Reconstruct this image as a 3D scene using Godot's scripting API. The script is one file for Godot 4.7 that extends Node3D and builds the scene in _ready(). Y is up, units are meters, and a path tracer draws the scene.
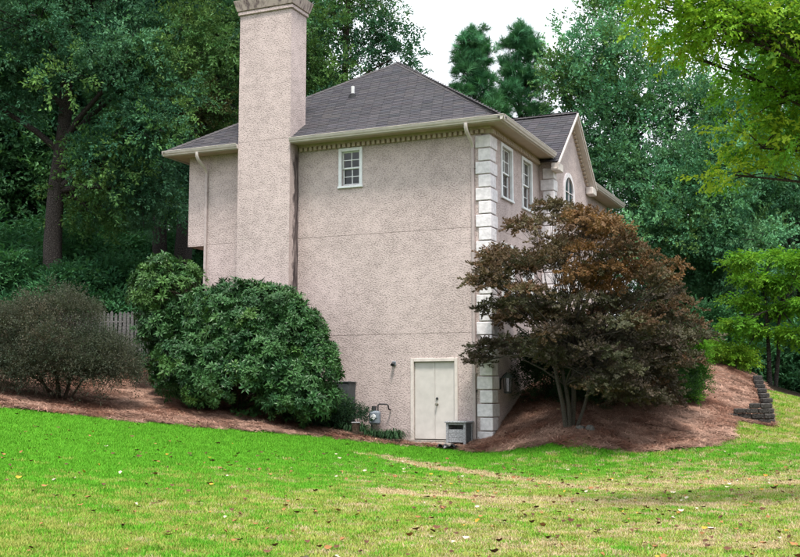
extends Node3D
# A stucco house seen from its side across a sloping lawn, woods behind it.

const FOCAL := 1076.0                       # pixels of the 800 x 557 photograph
const EYE := Vector3(0.0, 1.16, 0.0)        # metres; y = 0 is the sill of the double door
const PITCH := 0.10785                      # radians, lens tilted up
const HOUSE_AT := Vector3(2.3, 0.09, -27.2) # foot of the near corner
const HOUSE_TURN := -0.41744

var rng := RandomNumberGenerator.new()
var used := {}
var M := {}
var house_t := Transform3D(Basis(Vector3.UP, HOUSE_TURN), HOUSE_AT)
var house_inv := Transform3D()

# ---------------------------------------------------------------- mesh builder
class MB:
	var v := PackedVector3Array()
	var n := PackedVector3Array()
	var uv := PackedVector2Array()
	var c := PackedColorArray()
	var col := Color(1, 1, 1)
	var T := Transform3D()
	var skin: Material
	func tri(a: Vector3, b: Vector3, d: Vector3, ua := Vector2.ZERO, ub := Vector2.ZERO, ud := Vector2.ZERO) -> void:
		# corners counter-clockwise seen from the front
		a = T * a; b = T * b; d = T * d
		var nn := (b - a).cross(d - a).normalized()
		v.append(a); v.append(d); v.append(b)
		for i in 3:
			n.append(nn); c.append(col)
		uv.append(ua); uv.append(ud); uv.append(ub)
	func quad(a: Vector3, b: Vector3, d: Vector3, e: Vector3, ua := Vector2.ZERO, ub := Vector2(1, 0), ud := Vector2(1, 1), ue := Vector2(0, 1)) -> void:
		tri(a, b, d, ua, ub, ud)
		tri(a, d, e, ua, ud, ue)
	func plane_quad(a: Vector3, b: Vector3, d: Vector3, e: Vector3) -> void:
		# texture coordinates in metres, taken along the face
		var nn := (b - a).cross(d - a).normalized().abs()
		var f := func(p: Vector3) -> Vector2:
			if nn.z >= nn.x and nn.z >= nn.y: return Vector2(p.x, -p.y)
			if nn.x >= nn.y: return Vector2(-p.z + 3.1, -p.y)
			return Vector2(p.x, p.z + 1.7)
		quad(a, b, d, e, f.call(a), f.call(b), f.call(d), f.call(e))
	func box(lo: Vector3, hi: Vector3) -> void:
		var p := [Vector3(lo.x, lo.y, lo.z), Vector3(hi.x, lo.y, lo.z), Vector3(hi.x, hi.y, lo.z), Vector3(lo.x, hi.y, lo.z), Vector3(lo.x, lo.y, hi.z), Vector3(hi.x, lo.y, hi.z), Vector3(hi.x, hi.y, hi.z), Vector3(lo.x, hi.y, hi.z)]
		for q in [[4, 5, 6, 7], [1, 0, 3, 2], [5, 1, 2, 6], [0, 4, 7, 3], [7, 6, 2, 3], [0, 1, 5, 4]]:
			plane_quad(p[q[0]], p[q[1]], p[q[2]], p[q[3]])
	func bevel(lo: Vector3, hi: Vector3, b: float) -> void:
		# box with chamfered edges
		var m := (lo + hi) / 2.0
		var h := (hi - lo) / 2.0
		b = minf(b, minf(h.x, minf(h.y, h.z)) * 0.9)
		var g := func(sx: int, sy: int, sz: int, ax: int) -> Vector3:
			var k := Vector3(h.x - b, h.y - b, h.z - b)
			k[ax] = h[ax]
			return m + Vector3(sx * k.x, sy * k.y, sz * k.z)
		for ax in 3:
			var u := (ax + 1) % 3
			var w := (ax + 2) % 3
			for s in [-1, 1]:
				var pts := []
				for q in [[-1, -1], [1, -1], [1, 1], [-1, 1]]:
					var sg := [0, 0, 0]
					sg[ax] = s; sg[u] = q[0]; sg[w] = q[1]
					pts.append(g.call(sg[0], sg[1], sg[2], ax))
				if s < 0: pts.reverse()
				plane_quad(pts[0], pts[1], pts[2], pts[3])
			for su in [-1, 1]:
				for sw in [-1, 1]:
					var s0 := [0, 0, 0]; s0[u] = su; s0[w] = sw; s0[ax] = -1
					var s1 := [0, 0, 0]; s1[u] = su; s1[w] = sw; s1[ax] = 1
					var a: Vector3 = g.call(s0[0], s0[1], s0[2], u)
					var d: Vector3 = g.call(s1[0], s1[1], s1[2], u)
					var e: Vector3 = g.call(s1[0], s1[1], s1[2], w)
					var f: Vector3 = g.call(s0[0], s0[1], s0[2], w)
					if su * sw > 0: plane_quad(f, e, d, a)
					else: plane_quad(a, d, e, f)
		for sx in [-1, 1]:
			for sy in [-1, 1]:
				for sz in [-1, 1]:
					var a: Vector3 = g.call(sx, sy, sz, 0)
					var d: Vector3 = g.call(sx, sy, sz, 1)
					var e: Vector3 = g.call(sx, sy, sz, 2)
					if sx * sy * sz > 0: tri(a, d, e)
					else: tri(a, e, d)
	func tube(pts: Array, radii: Array, sides := 7, cap := true) -> void:
		var rings := []
		var len := 0.0
		var up := Vector3(0.13, 0.2, 1.0).normalized()
		for i in pts.size():
			var p: Vector3 = pts[i]
			var dir: Vector3 = (pts[mini(i + 1, pts.size() - 1)] - pts[maxi(i - 1, 0)]).normalized()
			if i > 0: len += p.distance_to(pts[i - 1])
			if absf(dir.dot(up)) > 0.95: up = Vector3(1, 0.1, 0.2).normalized()
			var a := dir.cross(up).normalized()
			var b := a.cross(dir).normalized()
			up = b
			var ring := []
			for k in sides + 1:
				var an := TAU * k / sides
				var o := a * cos(an) + b * sin(an)
				ring.append([p + o * radii[i], o, Vector2(float(k) / sides * maxf(1.0, roundf(radii[0] * TAU)), len)])
			rings.append(ring)
		for i in rings.size() - 1:
			for k in sides:
				var q := [rings[i][k], rings[i][k + 1], rings[i + 1][k + 1], rings[i + 1][k]]
				for t in [0, 1, 2, 0, 2, 3]:
					v.append(T * q[t][0]); n.append((T.basis * q[t][1]).normalized()); uv.append(q[t][2]); c.append(col)
		if cap:
			for e in [0, rings.size() - 1]:
				for k in sides:
					var a3: Vector3 = rings[e][k][0]
					var b3: Vector3 = rings[e][k + 1][0]
					if e == 0: tri(pts[e], a3, b3)
					else: tri(pts[e], b3, a3)
	func join(o: MB, t: Transform3D, tint := Color(1, 1, 1)) -> void:
		for i in o.v.size():
			v.append(t * o.v[i]); n.append((t.basis * o.n[i]).normalized()); uv.append(o.uv[i]); c.append(o.c[i] * tint)
	func mesh(m: Material) -> ArrayMesh:
		var arr := []
		arr.resize(Mesh.ARRAY_MAX)
		arr[Mesh.ARRAY_VERTEX] = v; arr[Mesh.ARRAY_NORMAL] = n; arr[Mesh.ARRAY_TEX_UV] = uv; arr[Mesh.ARRAY_COLOR] = c
		var am := ArrayMesh.new()
		am.add_surface_from_arrays(Mesh.PRIMITIVE_TRIANGLES, arr)
		am.surface_set_material(0, m)
		return am

# ---------------------------------------------------------------- nodes
func numbered(called: String) -> String:
	var k: int = used.get(called, -1) + 1
	used[called] = k
	return called if k == 0 else "%s_%03d" % [called, k]

func tag(o: Node, label: String, category: String, group := "", kind := "") -> void:
	if label: o.set_meta("label", label)
	if category: o.set_meta("category", category)
	if group: o.set_meta("group", group)
	if kind: o.set_meta("kind", kind)

func thing(called: String, label: String, category: String, at: Vector3, turn := 0.0, group := "") -> Node3D:
	var o := Node3D.new()
	o.name = numbered(called)
	add_child(o)
	o.position = at
	o.rotation.y = turn
	tag(o, label, category, group)
	return o

func put(parent: Node, called: String, m: Mesh, at := Vector3.ZERO, kind := "") -> MeshInstance3D:
	var o := MeshInstance3D.new()
	o.name = called
	o.mesh = m
	parent.add_child(o, true)
	o.position = at
	if kind: o.set_meta("kind", kind)
	return o

func setting(called: String, m: Mesh) -> MeshInstance3D:
	var o := put(self, called, m)
	o.set_meta("kind", "structure")
	return o

func scatter(parent: Node, called: String, m: Mesh, buf: PackedFloat32Array, kind := "stuff") -> MultiMeshInstance3D:
	var mm := MultiMesh.new()
	mm.transform_format = MultiMesh.TRANSFORM_3D
	mm.use_colors = true
	mm.mesh = m
	mm.instance_count = buf.size() / 16
	mm.buffer = buf
	var o := MultiMeshInstance3D.new()
	o.name = called
	o.multimesh = mm
	parent.add_child(o, true)
	if kind: o.set_meta("kind", kind)
	return o

func add_copy(buf: PackedFloat32Array, t: Transform3D, c: Color) -> void:
	var b := t.basis
	var o := t.origin
	buf.append_array(PackedFloat32Array([b.x.x, b.y.x, b.z.x, o.x, b.x.y, b.y.y, b.z.y, o.y, b.x.z, b.y.z, b.z.z, o.z, c.r, c.g, c.b, 1.0]))

# ---------------------------------------------------------------- materials
func lin(r: float, g: float, b: float) -> Color:
	return Color(r, g, b).linear_to_srgb()

func mat(called: String, c: Color, rough := 0.8, spec := 0.4, vcol := false) -> StandardMaterial3D:
	var m := StandardMaterial3D.new()
	m.resource_name = called
	m.albedo_color = c
	m.roughness = rough
	m.metallic_specular = spec
	m.vertex_color_use_as_albedo = vcol
	M[called] = m
	return m

func noise(freq: float, sd: int, oct := 4) -> FastNoiseLite:
	var f := FastNoiseLite.new()
	f.noise_type = FastNoiseLite.TYPE_SIMPLEX_SMOOTH
	f.frequency = freq
	f.seed = sd
	f.fractal_octaves = oct
	return f

func noise_tex(freq: float, sd: int, lo: Color, hi: Color, size := 512, normal := 0.0, oct := 4) -> NoiseTexture2D:
	var t := NoiseTexture2D.new()
	t.width = size; t.height = size
	t.noise = noise(freq, sd, oct)
	t.seamless = true
	if normal > 0.0:
		t.as_normal_map = true
		t.bump_strength = normal
	else:
		var g := Gradient.new()
		g.set_color(0, lo); g.set_color(1, hi)
		t.color_ramp = g
	return t

func grain(m: StandardMaterial3D, freq: float, sd: int, lo: float, hi: float, scale: float, bump := 0.0) -> void:
	m.albedo_texture = noise_tex(freq, sd, Color(lo, lo, lo), Color(hi, hi, hi))
	m.uv1_triplanar = true
	m.uv1_scale = Vector3.ONE * scale
	if bump > 0.0:
		m.heightmap_enabled = true
		m.heightmap_texture = noise_tex(freq * 1.3, sd + 7, Color.BLACK, Color.WHITE)
		m.heightmap_scale = bump

func make_materials() -> void:
	# trowelled stucco: pale skin broken by darker pits and drags, 12.8 m of wall in one sheet
	var W := 1536
	var a := noise(0.045, 3, 3)
	var b := noise(0.13, 5, 3)
	var big := noise(0.006, 9, 3)
	var ln := noise(0.05, 15, 2)
	var mott := noise(0.02, 17, 3)
	var im := Image.create(W, W, false, Image.FORMAT_RGB8)
	var hm := Image.create(W, W, false, Image.FORMAT_L8)
	for y in W:
		for x in W:
			var p := a.get_noise_2d(x * 3.0, y * 5.0)
			var q := b.get_noise_2d(x * 3.2, y * 4.2)
			var r := big.get_noise_2d(x * 0.7, y * 0.5)
			var t := mott.get_noise_2d(x, y * 1.4)
			var pit := clampf((p * 1.3 + q * 1.2 - 0.22 - r * 0.2 - t * 0.22) * 2.6, 0.0, 1.0)
			var drag := clampf(1.0 - absf(ln.get_noise_2d(x * 1.5, y * 3.2)) * 11.0, 0.0, 1.0) * clampf((p * 2.0 - r * 0.5 + 0.2) * 2.0, 0.0, 1.0)
			pit = maxf(pit, drag * 0.8)
			var skin := 1.0 + 0.16 * q + 0.10 * r + 0.10 * t
			var c := Color(0.50, 0.407, 0.39) * skin
			c = c.lerp(Color(0.20, 0.162, 0.150), pit * 0.8)
			im.set_pixel(x, y, c.linear_to_srgb())
			hm.set_pixel(x, y, Color.from_hsv(0, 0, clampf(0.78 - 0.62 * pit + 0.22 * q, 0.0, 1.0)))
	var st := mat("stucco", Color.WHITE, 0.92, 0.25)
	st.albedo_texture = ImageTexture.create_from_image(im)
	st.heightmap_enabled = true
	st.heightmap_texture = ImageTexture.create_from_image(hm)
	st.heightmap_scale = 0.8
	st.uv1_scale = Vector3(1.0 / 12.8, 1.0 / 12.8, 1)
	# the same stucco with black mildew run down the corner beside the chimney (u from wall to edge, v down)
	var sm := Image.create(128, 1024, false, Image.FORMAT_RGB8)
	var e := noise(0.035, 21, 4)
	for y in 1024:
		for x in 128:
			var edge := 84.0 + 34.0 * e.get_noise_2d(x * 0.4, y * 0.5) + 40.0 * e.get_noise_2d(400, y * 0.22)
			var k := clampf((edge - x) / 22.0, 0.0, 1.0) * clampf(0.95 + 1.1 * e.get_noise_2d(x * 2.4, y * 0.25), 0.0, 1.0) * clampf((y - 20) / 40.0, 0.0, 1.0)
			var src := im.get_pixel(x + 300, y).srgb_to_linear()
			sm.set_pixel(x, y, src.lerp(Color(0.045, 0.034, 0.036), k * 0.95).linear_to_srgb())
	var ss := mat("stained_stucco", Color.WHITE, 0.92, 0.25)
	ss.albedo_texture = ImageTexture.create_from_image(sm)
	# chimney crown: stucco with dark weather streaks running down it
	var cm := Image.create(256, 64, false, Image.FORMAT_RGB8)
	for y in 64:
		for x in 256:
			var k := clampf(0.22 + 1.1 * e.get_noise_2d(x * 1.1, y * 0.35) + 0.6 * e.get_noise_2d(x * 5.0 + 900, y * 1.5), 0.0, 1.0)
			cm.set_pixel(x, y, Color(0.44, 0.36, 0.32).lerp(Color(0.12, 0.085, 0.09), k).linear_to_srgb())
	var cs := mat("weathered_crown", Color.WHITE, 0.9, 0.3)
	cs.albedo_texture = ImageTexture.create_from_image(cm)

	grain(mat("quoin", lin(0.76, 0.715, 0.73), 0.8, 0.3), 0.02, 31, 0.86, 1.0, 0.6, 0.4)
	grain(mat("trim", lin(0.52, 0.415, 0.325), 0.55, 0.4), 0.01, 33, 0.9, 1.0, 0.4)
	grain(mat("gutter", lin(0.66, 0.585, 0.545), 0.4, 0.5), 0.015, 35, 0.88, 1.0, 0.5)
	grain(mat("downspout", lin(0.47, 0.39, 0.375), 0.5, 0.4), 0.02, 37, 0.85, 1.0, 0.5)
	grain(mat("white_frame", lin(0.78, 0.79, 0.80), 0.45, 0.5), 0.02, 38, 0.92, 1.0, 0.5)
	grain(mat("door_paint", lin(0.57, 0.53, 0.50), 0.5, 0.4), 0.012, 39, 0.92, 1.0, 0.5)
	mat("black_metal", lin(0.02, 0.02, 0.022), 0.4, 0.5)
	var brass := mat("knob_metal", lin(0.35, 0.33, 0.28), 0.35, 0.5)
	brass.metallic = 0.8
	var gl := mat("glass", Color(0.2, 0.26, 0.3, 0.1), 0.03, 0.5)
	gl.transparency = BaseMaterial3D.TRANSPARENCY_ALPHA
	var sh := mat("shingle", Color.WHITE, 0.95, 0.2, true)
	grain(sh, 0.06, 41, 0.72, 1.0, 1.3, 0.3)
	grain(mat("pvc", lin(0.7, 0.7, 0.7), 0.5, 0.4), 0.02, 42, 0.85, 1.0, 0.6)
	grain(mat("concrete", lin(0.34, 0.30, 0.27), 0.9, 0.3), 0.03, 43, 0.7, 1.0, 0.7, 0.4)
	grain(mat("grey_wood", lin(0.42, 0.425, 0.45), 0.85, 0.3), 0.04, 45, 0.6, 1.0, 0.9)
	grain(mat("fence_wood", lin(0.20, 0.195, 0.19), 0.9, 0.2), 0.04, 46, 0.6, 1.0, 0.8)
	grain(mat("old_timber", lin(0.10, 0.075, 0.055), 0.95, 0.2), 0.04, 47, 0.5, 1.0, 0.9, 0.6)
	grain(mat("slate_box", lin(0.075, 0.085, 0.09), 0.6, 0.4), 0.03, 48, 0.75, 1.0, 0.5)
	grain(mat("meter_grey", lin(0.25, 0.29, 0.34), 0.55, 0.4), 0.05, 49, 0.7, 1.0, 0.9)
	grain(mat("pipe_dark", lin(0.05, 0.05, 0.055), 0.6, 0.4), 0.05, 50, 0.7, 1.0, 0.9)
	grain(mat("bark_oak", lin(0.15, 0.13, 0.12), 0.95, 0.2), 0.05, 51, 0.25, 1.0, 0.8, 4.0)
	grain(mat("bark_pine", lin(0.14, 0.10, 0.08), 0.95, 0.2), 0.05, 52, 0.45, 1.0, 0.8, 3.0)
	grain(mat("bark_grey", lin(0.12, 0.105, 0.09), 0.9, 0.2), 0.05, 53, 0.5, 1.0, 1.2, 1.0)
	grain(mat("twig", lin(0.085, 0.06, 0.045), 0.9, 0.2), 0.05, 54, 0.6, 1.0, 1.0)
	grain(mat("stone", lin(0.12, 0.11, 0.105), 0.95, 0.2, true), 0.03, 55, 0.5, 1.0, 1.1, 1.5)
	grain(mat("rock", lin(0.20, 0.19, 0.18), 0.95, 0.2), 0.03, 56, 0.6, 1.0, 1.1, 1.0)
	grain(mat("soil", lin(0.055, 0.042, 0.03), 1.0, 0.1), 0.03, 57, 0.5, 1.0, 0.35)
	grain(mat("straw_floor", Color.WHITE, 1.0, 0.1, true), 0.09, 58, 0.45, 1.0, 0.9)
	grain(mat("turf", Color.WHITE, 1.0, 0.1, true), 0.08, 59, 0.55, 1.0, 0.8)
	grain(mat("siding", lin(0.6, 0.6, 0.6), 0.7, 0.3), 0.02, 60, 0.85, 1.0, 0.3)
	grain(mat("far_roof", lin(0.16, 0.12, 0.11), 0.9, 0.2), 0.03, 61, 0.8, 1.0, 0.3)
	mat("straw", Color.WHITE, 0.85, 0.2, true)
	var gr := mat("grass", Color.WHITE, 0.7, 0.15, true)
	gr.backlight_enabled = true
	gr.backlight = lin(0.5, 0.5, 0.3)
	mat("dead_leaf", Color.WHITE, 0.8, 0.3, true)
	for q in [["leaf", 0.5, 0.24, 0.5], ["glossy_leaf", 0.38, 0.33, 0.25], ["thin_leaf", 0.55, 0.2, 0.85], ["needle", 0.6, 0.2, 0.25], ["maple_leaf", 0.55, 0.22, 0.45]]:
		var l := mat(q[0], Color.WHITE, q[1], q[2], true)
		l.backlight_enabled = true
		l.backlight = lin(q[3], q[3], q[3] * 0.6)

# ---------------------------------------------------------------- where things stand
func ray(x: float, y: float) -> Vector3:
	var d := Vector3((x - 400.0) / FOCAL, -(y - 278.5) / FOCAL, -1.0)
	return Basis(Vector3.RIGHT, PITCH) * d

func spot(x: float, y: float, depth: float) -> Vector3:
	var r := ray(x, y)
	return EYE + r * (depth / -r.z)

# heights of the ground: x, distance from the eye along the view, height
var survey := [
	[-4, 10, -0.31], [0, 10, -0.42], [4, 10, -0.43], [0, 3, -0.46], [-4, 1, -0.38], [4, 1, -0.46], [-6, -8, -0.3], [8, -8, -0.5],
	[-8, 17, 0.38], [-4, 17, 0.02], [0, 17, -0.33], [4, 17, -0.42], [8, 17, -0.38],
	[-8.9, 24, 0.91], [-6.3, 25, 0.58], [-2.5, 26.5, 0.22], [-0.6, 27.0, 0.0], [0.9, 27.3, -0.06], [2.45, 26.3, -0.14], [0.35, 28.05, -0.10], [1.35, 27.6, -0.10], [0.7, 27.0, -0.12], [5.6, 25, -0.12], [7.0, 25, 0.0],
	[2.3, 27.2, 0.05], [-8.7, 27, 1.16], [-8.0, 29, 1.45], [-8.5, 33, 2.3], [-5.5, 31, 1.65], [-2.8, 29.2, 0.65],
	[3.19, 29.2, 1.0], [4.73, 32.7, 2.1], [7.2, 38.2, 2.6], [4.1, 26.3, 0.36], [5.6, 26.5, 0.25], [7.95, 29.5, 1.02], [7.44, 26.7, 0.29], [6.7, 29, 1.03],
	[10.27, 34, 2.08], [8.6, 28.9, 0.72], [9.47, 28.3, 0.42], [10.95, 33, 1.37], [11.9, 31.4, 0.95], [9.2, 26, 0.07], [7.4, 20, -0.42],
	[14, 40, 0.9], [10, 42, 2.1], [20, 36, 0.2], [24, 52, 1], [0, 62, 3], [-20, 62, 4], [20, 72, 2], [-20, 30, 2.6], [-14, 22, 1.4], [-14, 12, 0.7], [14, 12, -0.5], [16, 22, -0.3], [-12, 35, 2.6], [-6, 37, 2.8], [-25, 46, 4],
]
const GX0 := -26.0
const GD0 := -10.0
const GS := 0.4
const GNX := 131
const GND := 216
var heights := PackedFloat32Array()

func bulge(r2: float) -> float:
	return 0.0 if r2 < 1e-9 else 0.5 * r2 * log(r2)

func solve_ground() -> void:
	# thin plate through the surveyed points
	var n := survey.size()
	var A := []
	for i in n + 3:
		var row := PackedFloat64Array()
		row.resize(n + 4)
		A.append(row)
	for i in n:
		var p: Array = survey[i]
		for j in n:
			var q: Array = survey[j]
			A[i][j] = bulge((p[0] - q[0]) ** 2 + (p[1] - q[1]) ** 2)
		A[i][i] += 0.08
		A[i][n] = 1.0; A[i][n + 1] = p[0]; A[i][n + 2] = p[1]; A[i][n + 3] = p[2]
		A[n][i] = 1.0; A[n + 1][i] = p[0]; A[n + 2][i] = p[1]
	var m := n + 3
	for k in m:
		var best := k
		for i in range(k + 1, m):
			if absf(A[i][k]) > absf(A[best][k]): best = i
		var sw: PackedFloat64Array = A[k]
		A[k] = A[best]; A[best] = sw
		for i in range(k + 1, m):
			var f: float = A[i][k] / A[k][k]
			if f != 0.0:
				for j in range(k, m + 1):
					A[i][j] -= f * A[k][j]
	var w := PackedFloat64Array()
	w.resize(m)
	for k in range(m - 1, -1, -1):
		var s: float = A[k][m]
		for j in range(k + 1, m): s -= A[k][j] * w[j]
		w[k] = s / A[k][k]
	var sx := PackedFloat64Array()
	var sd := PackedFloat64Array()
	for p in survey:
		sx.append(p[0]); sd.append(p[1])
	heights.resize(GNX * GND)
	for j in GND:
		for i in GNX:
			var x := GX0 + i * GS
			var d := GD0 + j * GS
			var h := w[n] + w[n + 1] * x + w[n + 2] * d
			for k in n:
				var r2 := (x - sx[k]) ** 2 + (d - sd[k]) ** 2
				if r2 > 1e-9: h += w[k] * 0.5 * r2 * log(r2)
			heights[j * GNX + i] = h

func ground(x: float, d: float) -> float:
	var u := clampf((x - GX0) / GS, 0.0, GNX - 1.001)
	var w := clampf((d - GD0) / GS, 0.0, GND - 1.001)
	var i := int(u)
	var j := int(w)
	u -= i; w -= j
	var k := j * GNX + i
	return lerpf(lerpf(heights[k], heights[k + 1], u), lerpf(heights[k + GNX], heights[k + GNX + 1], u), w)

func on_ground(x: float, d: float, lift := 0.0) -> Vector3:
	return Vector3(x, ground(x, d) + lift, -d)

func foot(px_x: float, d: float, lift := 0.0) -> Vector3:
	return on_ground((px_x - 400.0) / FOCAL * d, d, lift)

# edge of the lawn against the beds: x, distance
var edge := [[-26, 20.5], [-14, 22.3], [-8.9, 24.0], [-6.3, 25.0], [-2.5, 26.5], [-0.6, 26.95], [0.9, 27.1], [1.8, 26.6], [2.45, 26.3], [4.0, 25.6], [5.6, 25.0], [7.0, 25.0], [8.0, 26.4], [8.4, 27.6], [8.7, 28.3], [9.60, 28.0], [9.64, 28.2], [11.0, 33.1], [11.9, 32.5], [14, 31.5], [20, 30], [26, 29]]
func lawn_edge(x: float) -> float:
	for i in edge.size() - 1:
		if x <= edge[i + 1][0]:
			return lerpf(edge[i][1], edge[i + 1][1], clampf((x - edge[i][0]) / (edge[i + 1][0] - edge[i][0]), 0.0, 1.0))
	return edge[-1][1]

func in_house(p: Vector3, gap := 0.12) -> bool:
	var q := house_inv * p
	if q.y > 12.5 or q.z > 0.6 + gap: return false
	if q.y > 7.7: return q.x < 0.75 + gap and q.x > -10.1 and q.z > -14.0 and q.y < 8.2 + minf(minf(0.68 * (0.7 - q.x), 0.68 * (0.7 - q.z)), 3.7)
	if q.x > -7.4 and q.x < -5.45 and q.z < 0.5 + gap and q.z > -1.0: return true
	return q.z < gap and q.x < gap + (0.45 if q.z < -4.3 else 0.04) and q.x > -9.4 and q.z > -13.6

# ---------------------------------------------------------------- the house
const SIDE := Transform3D(Vector3(1, 0, 0), Vector3(0, 1, 0), Vector3(0, 0, 1), Vector3.ZERO)       # (along, up, out)
const FRONT := Transform3D(Vector3(0, 0, -1), Vector3(0, 1, 0), Vector3(1, 0, 0), Vector3.ZERO)
const WALL_TOP := 7.97
const EAVE := 8.06
const PITCHED := 0.68

func wall_panel(mb: MB, u0: float, v0: float, u1: float, v1: float, holes: Array, grooves: Array, thick := 0.22) -> void:
	var us := [u0, u1]
	var vs := [v0, v1]
	for h in holes:
		us.append(h[0]); us.append(h[2]); vs.append(h[1]); vs.append(h[3])
	for g in grooves:
		vs.append(g - 0.006); vs.append(g + 0.006)
	us.sort(); vs.sort()
	for j in vs.size() - 1:
		if vs[j + 1] - vs[j] < 1e-5: continue
		var vm: float = (vs[j] + vs[j + 1]) / 2.0
		var w := 0.0
		for g in grooves:
			if absf(vm - g) < 0.012: w = -0.008
		for i in us.size() - 1:
			if us[i + 1] - us[i] < 1e-5: continue
			var um: float = (us[i] + us[i + 1]) / 2.0
			var open := false
			for h in holes:
				if um > h[0] and um < h[2] and vm > h[1] and vm < h[3]: open = true
			if open: continue
			var a: float = us[i]; var b: float = us[i + 1]; var c: float = vs[j]; var d: float = vs[j + 1]
			mb.plane_quad(Vector3(a, c, w), Vector3(b, c, w), Vector3(b, d, w), Vector3(a, d, w))
			mb.plane_quad(Vector3(b, c, -thick), Vector3(a, c, -thick), Vector3(a, d, -thick), Vector3(b, d, -thick))
			if w < 0.0:
				mb.plane_quad(Vector3(a, c, 0), Vector3(b, c, 0), Vector3(b, c, w), Vector3(a, c, w))
				mb.plane_quad(Vector3(a, d, w), Vector3(b, d, w), Vector3(b, d, 0), Vector3(a, d, 0))
	for h in holes:
		var a: float = h[0]; var c: float = h[1]; var b: float = h[2]; var d: float = h[3]
		mb.plane_quad(Vector3(a, c, 0), Vector3(a, c, -thick), Vector3(a, d, -thick), Vector3(a, d, 0))
		mb.plane_quad(Vector3(b, c, -thick), Vector3(b, c, 0), Vector3(b, d, 0), Vector3(b, d, -thick))
		mb.plane_quad(Vector3(a, c, 0), Vector3(b, c, 0), Vector3(b, c, -thick), Vector3(a, c, -thick))
		mb.plane_quad(Vector3(a, d, -thick), Vector3(b, d, -thick), Vector3(b, d, 0), Vector3(a, d, 0))
	mb.plane_quad(Vector3(u0, v0, -thick), Vector3(u0, v0, 0), Vector3(u0, v1, 0), Vector3(u0, v1, -thick))
	mb.plane_quad(Vector3(u1, v0, 0), Vector3(u1, v0, -thick), Vector3(u1, v1, -thick), Vector3(u1, v1, 0))
	mb.plane_quad(Vector3(u0, v0, -thick), Vector3(u1, v0, -thick), Vector3(u1, v0, 0), Vector3(u0, v0, 0))

func sash_window(h: Node3D, T: Transform3D, u0: float, v0: float, u1: float, v1: float, cols: int, rows: int, sky_panel := false) -> void:
	# casing round the opening, two sashes (the lower one set back), a mesh for every pane
	var w := 0.075
	var mb := MB.new(); mb.T = T
	mb.bevel(Vector3(u0 - w, v0 - 0.02, -0.04), Vector3(u0 + 0.015, v1 + w, 0.035), 0.006)
	mb.bevel(Vector3(u1 - 0.015, v0 - 0.02, -0.04), Vector3(u1 + w, v1 + w, 0.035), 0.006)
	mb.bevel(Vector3(u0 + 0.017, v1 - 0.015, -0.04), Vector3(u1 - 0.017, v1 + w, 0.033), 0.006)
	var win := put(h, "window", mb.mesh(M.white_frame))
	var s := MB.new(); s.T = T
	s.bevel(Vector3(u0 - w - 0.02, v0 - 0.085, -0.04), Vector3(u1 + w + 0.02, v0 - 0.022, 0.06), 0.008)
	put(win, "sill", s.mesh(M.white_frame))
	var vm := (v0 + v1) / 2.0
	for k in 2:
		var a := vm - 0.02 if k == 0 else v0 + 0.004
		var b := v1 - 0.004 if k == 0 else vm + 0.02
		var z := -0.055 if k == 0 else -0.095
		var r := 0.045
		var f := MB.new(); f.T = T
		f.bevel(Vector3(u0 + 0.003, a, z - 0.035), Vector3(u0 + r, b, z), 0.005)
		f.bevel(Vector3(u1 - r, a, z - 0.035), Vector3(u1 - 0.003, b, z), 0.005)
		f.bevel(Vector3(u0 + r + 0.001, a, z - 0.034), Vector3(u1 - r - 0.001, a + r, z - 0.001), 0.005)
		f.bevel(Vector3(u0 + r + 0.001, b - r, z - 0.034), Vector3(u1 - r - 0.001, b, z - 0.001), 0.005)
		var iu := (u1 - u0 - 2 * r) / cols
		var iv := (b - a - 2 * r) / rows
		for i in range(1, cols):
			f.box(Vector3(u0 + r + i * iu - 0.011, a + r - 0.004, z - 0.028), Vector3(u0 + r + i * iu + 0.011, b - r + 0.004, z - 0.006))
		for j in range(1, rows):
			f.box(Vector3(u0 + r - 0.004, a + r + j * iv - 0.011, z - 0.027), Vector3(u1 - r + 0.004, a + r + j * iv + 0.011, z - 0.007))
		put(win, "sash", f.mesh(M.white_frame))
		for i in cols:
			for j in rows:
				var p := MB.new(); p.T = T
				var pa := Vector3(u0 + r + i * iu + 0.009, a + r + j * iv + 0.009, z - 0.018)
				var pb := Vector3(u0 + r + (i + 1) * iu - 0.009, a + r + (j + 1) * iv - 0.009, z - 0.018)
				p.quad(pa, Vector3(pb.x, pa.y, pa.z), pb, Vector3(pa.x, pb.y, pa.z))
				put(win, "pane", p.mesh(M.glass))
	# a pale panel added behind the upper panes, standing in for reflected sky
	if not sky_panel: return
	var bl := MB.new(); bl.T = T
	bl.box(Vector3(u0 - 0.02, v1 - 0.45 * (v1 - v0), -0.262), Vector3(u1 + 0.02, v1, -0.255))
	put(win, "sky_panel", bl.mesh(M.white_frame))

func shingle_tab(mb: MB, o: Vector3, s: Vector3, t: Vector3, nn: Vector3, s0: float, s1: float, t0: float, expo: float) -> void:
	# a tab that is thick at its lower edge; o + s*.. + t*.. lies on the deck
	var k := rng.randf_range(0.86, 1.13)
	mb.col = Color(0.098, 0.090, 0.096).lerp(Color(0.075, 0.073, 0.084), rng.randf()) * k
	var lo := 0.016 + rng.randf() * 0.004
	var hi := 0.006
	var t1 := t0 + expo + 0.03
	var g := 0.004
	var a := o + s * (s0 + g) + t * t0
	var b := o + s * (s1 - g) + t * t0
	var c := o + s * (s1 - g) + t * t1
	var d := o + s * (s0 + g) + t * t1
	mb.quad(a + nn * lo, b + nn * lo, c + nn * hi, d + nn * hi)
	mb.quad(a, b, b + nn * lo, a + nn * lo)
	mb.tri(b, c + nn * hi, b + nn * lo)
	mb.tri(a, a + nn * lo, d + nn * hi)

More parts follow.
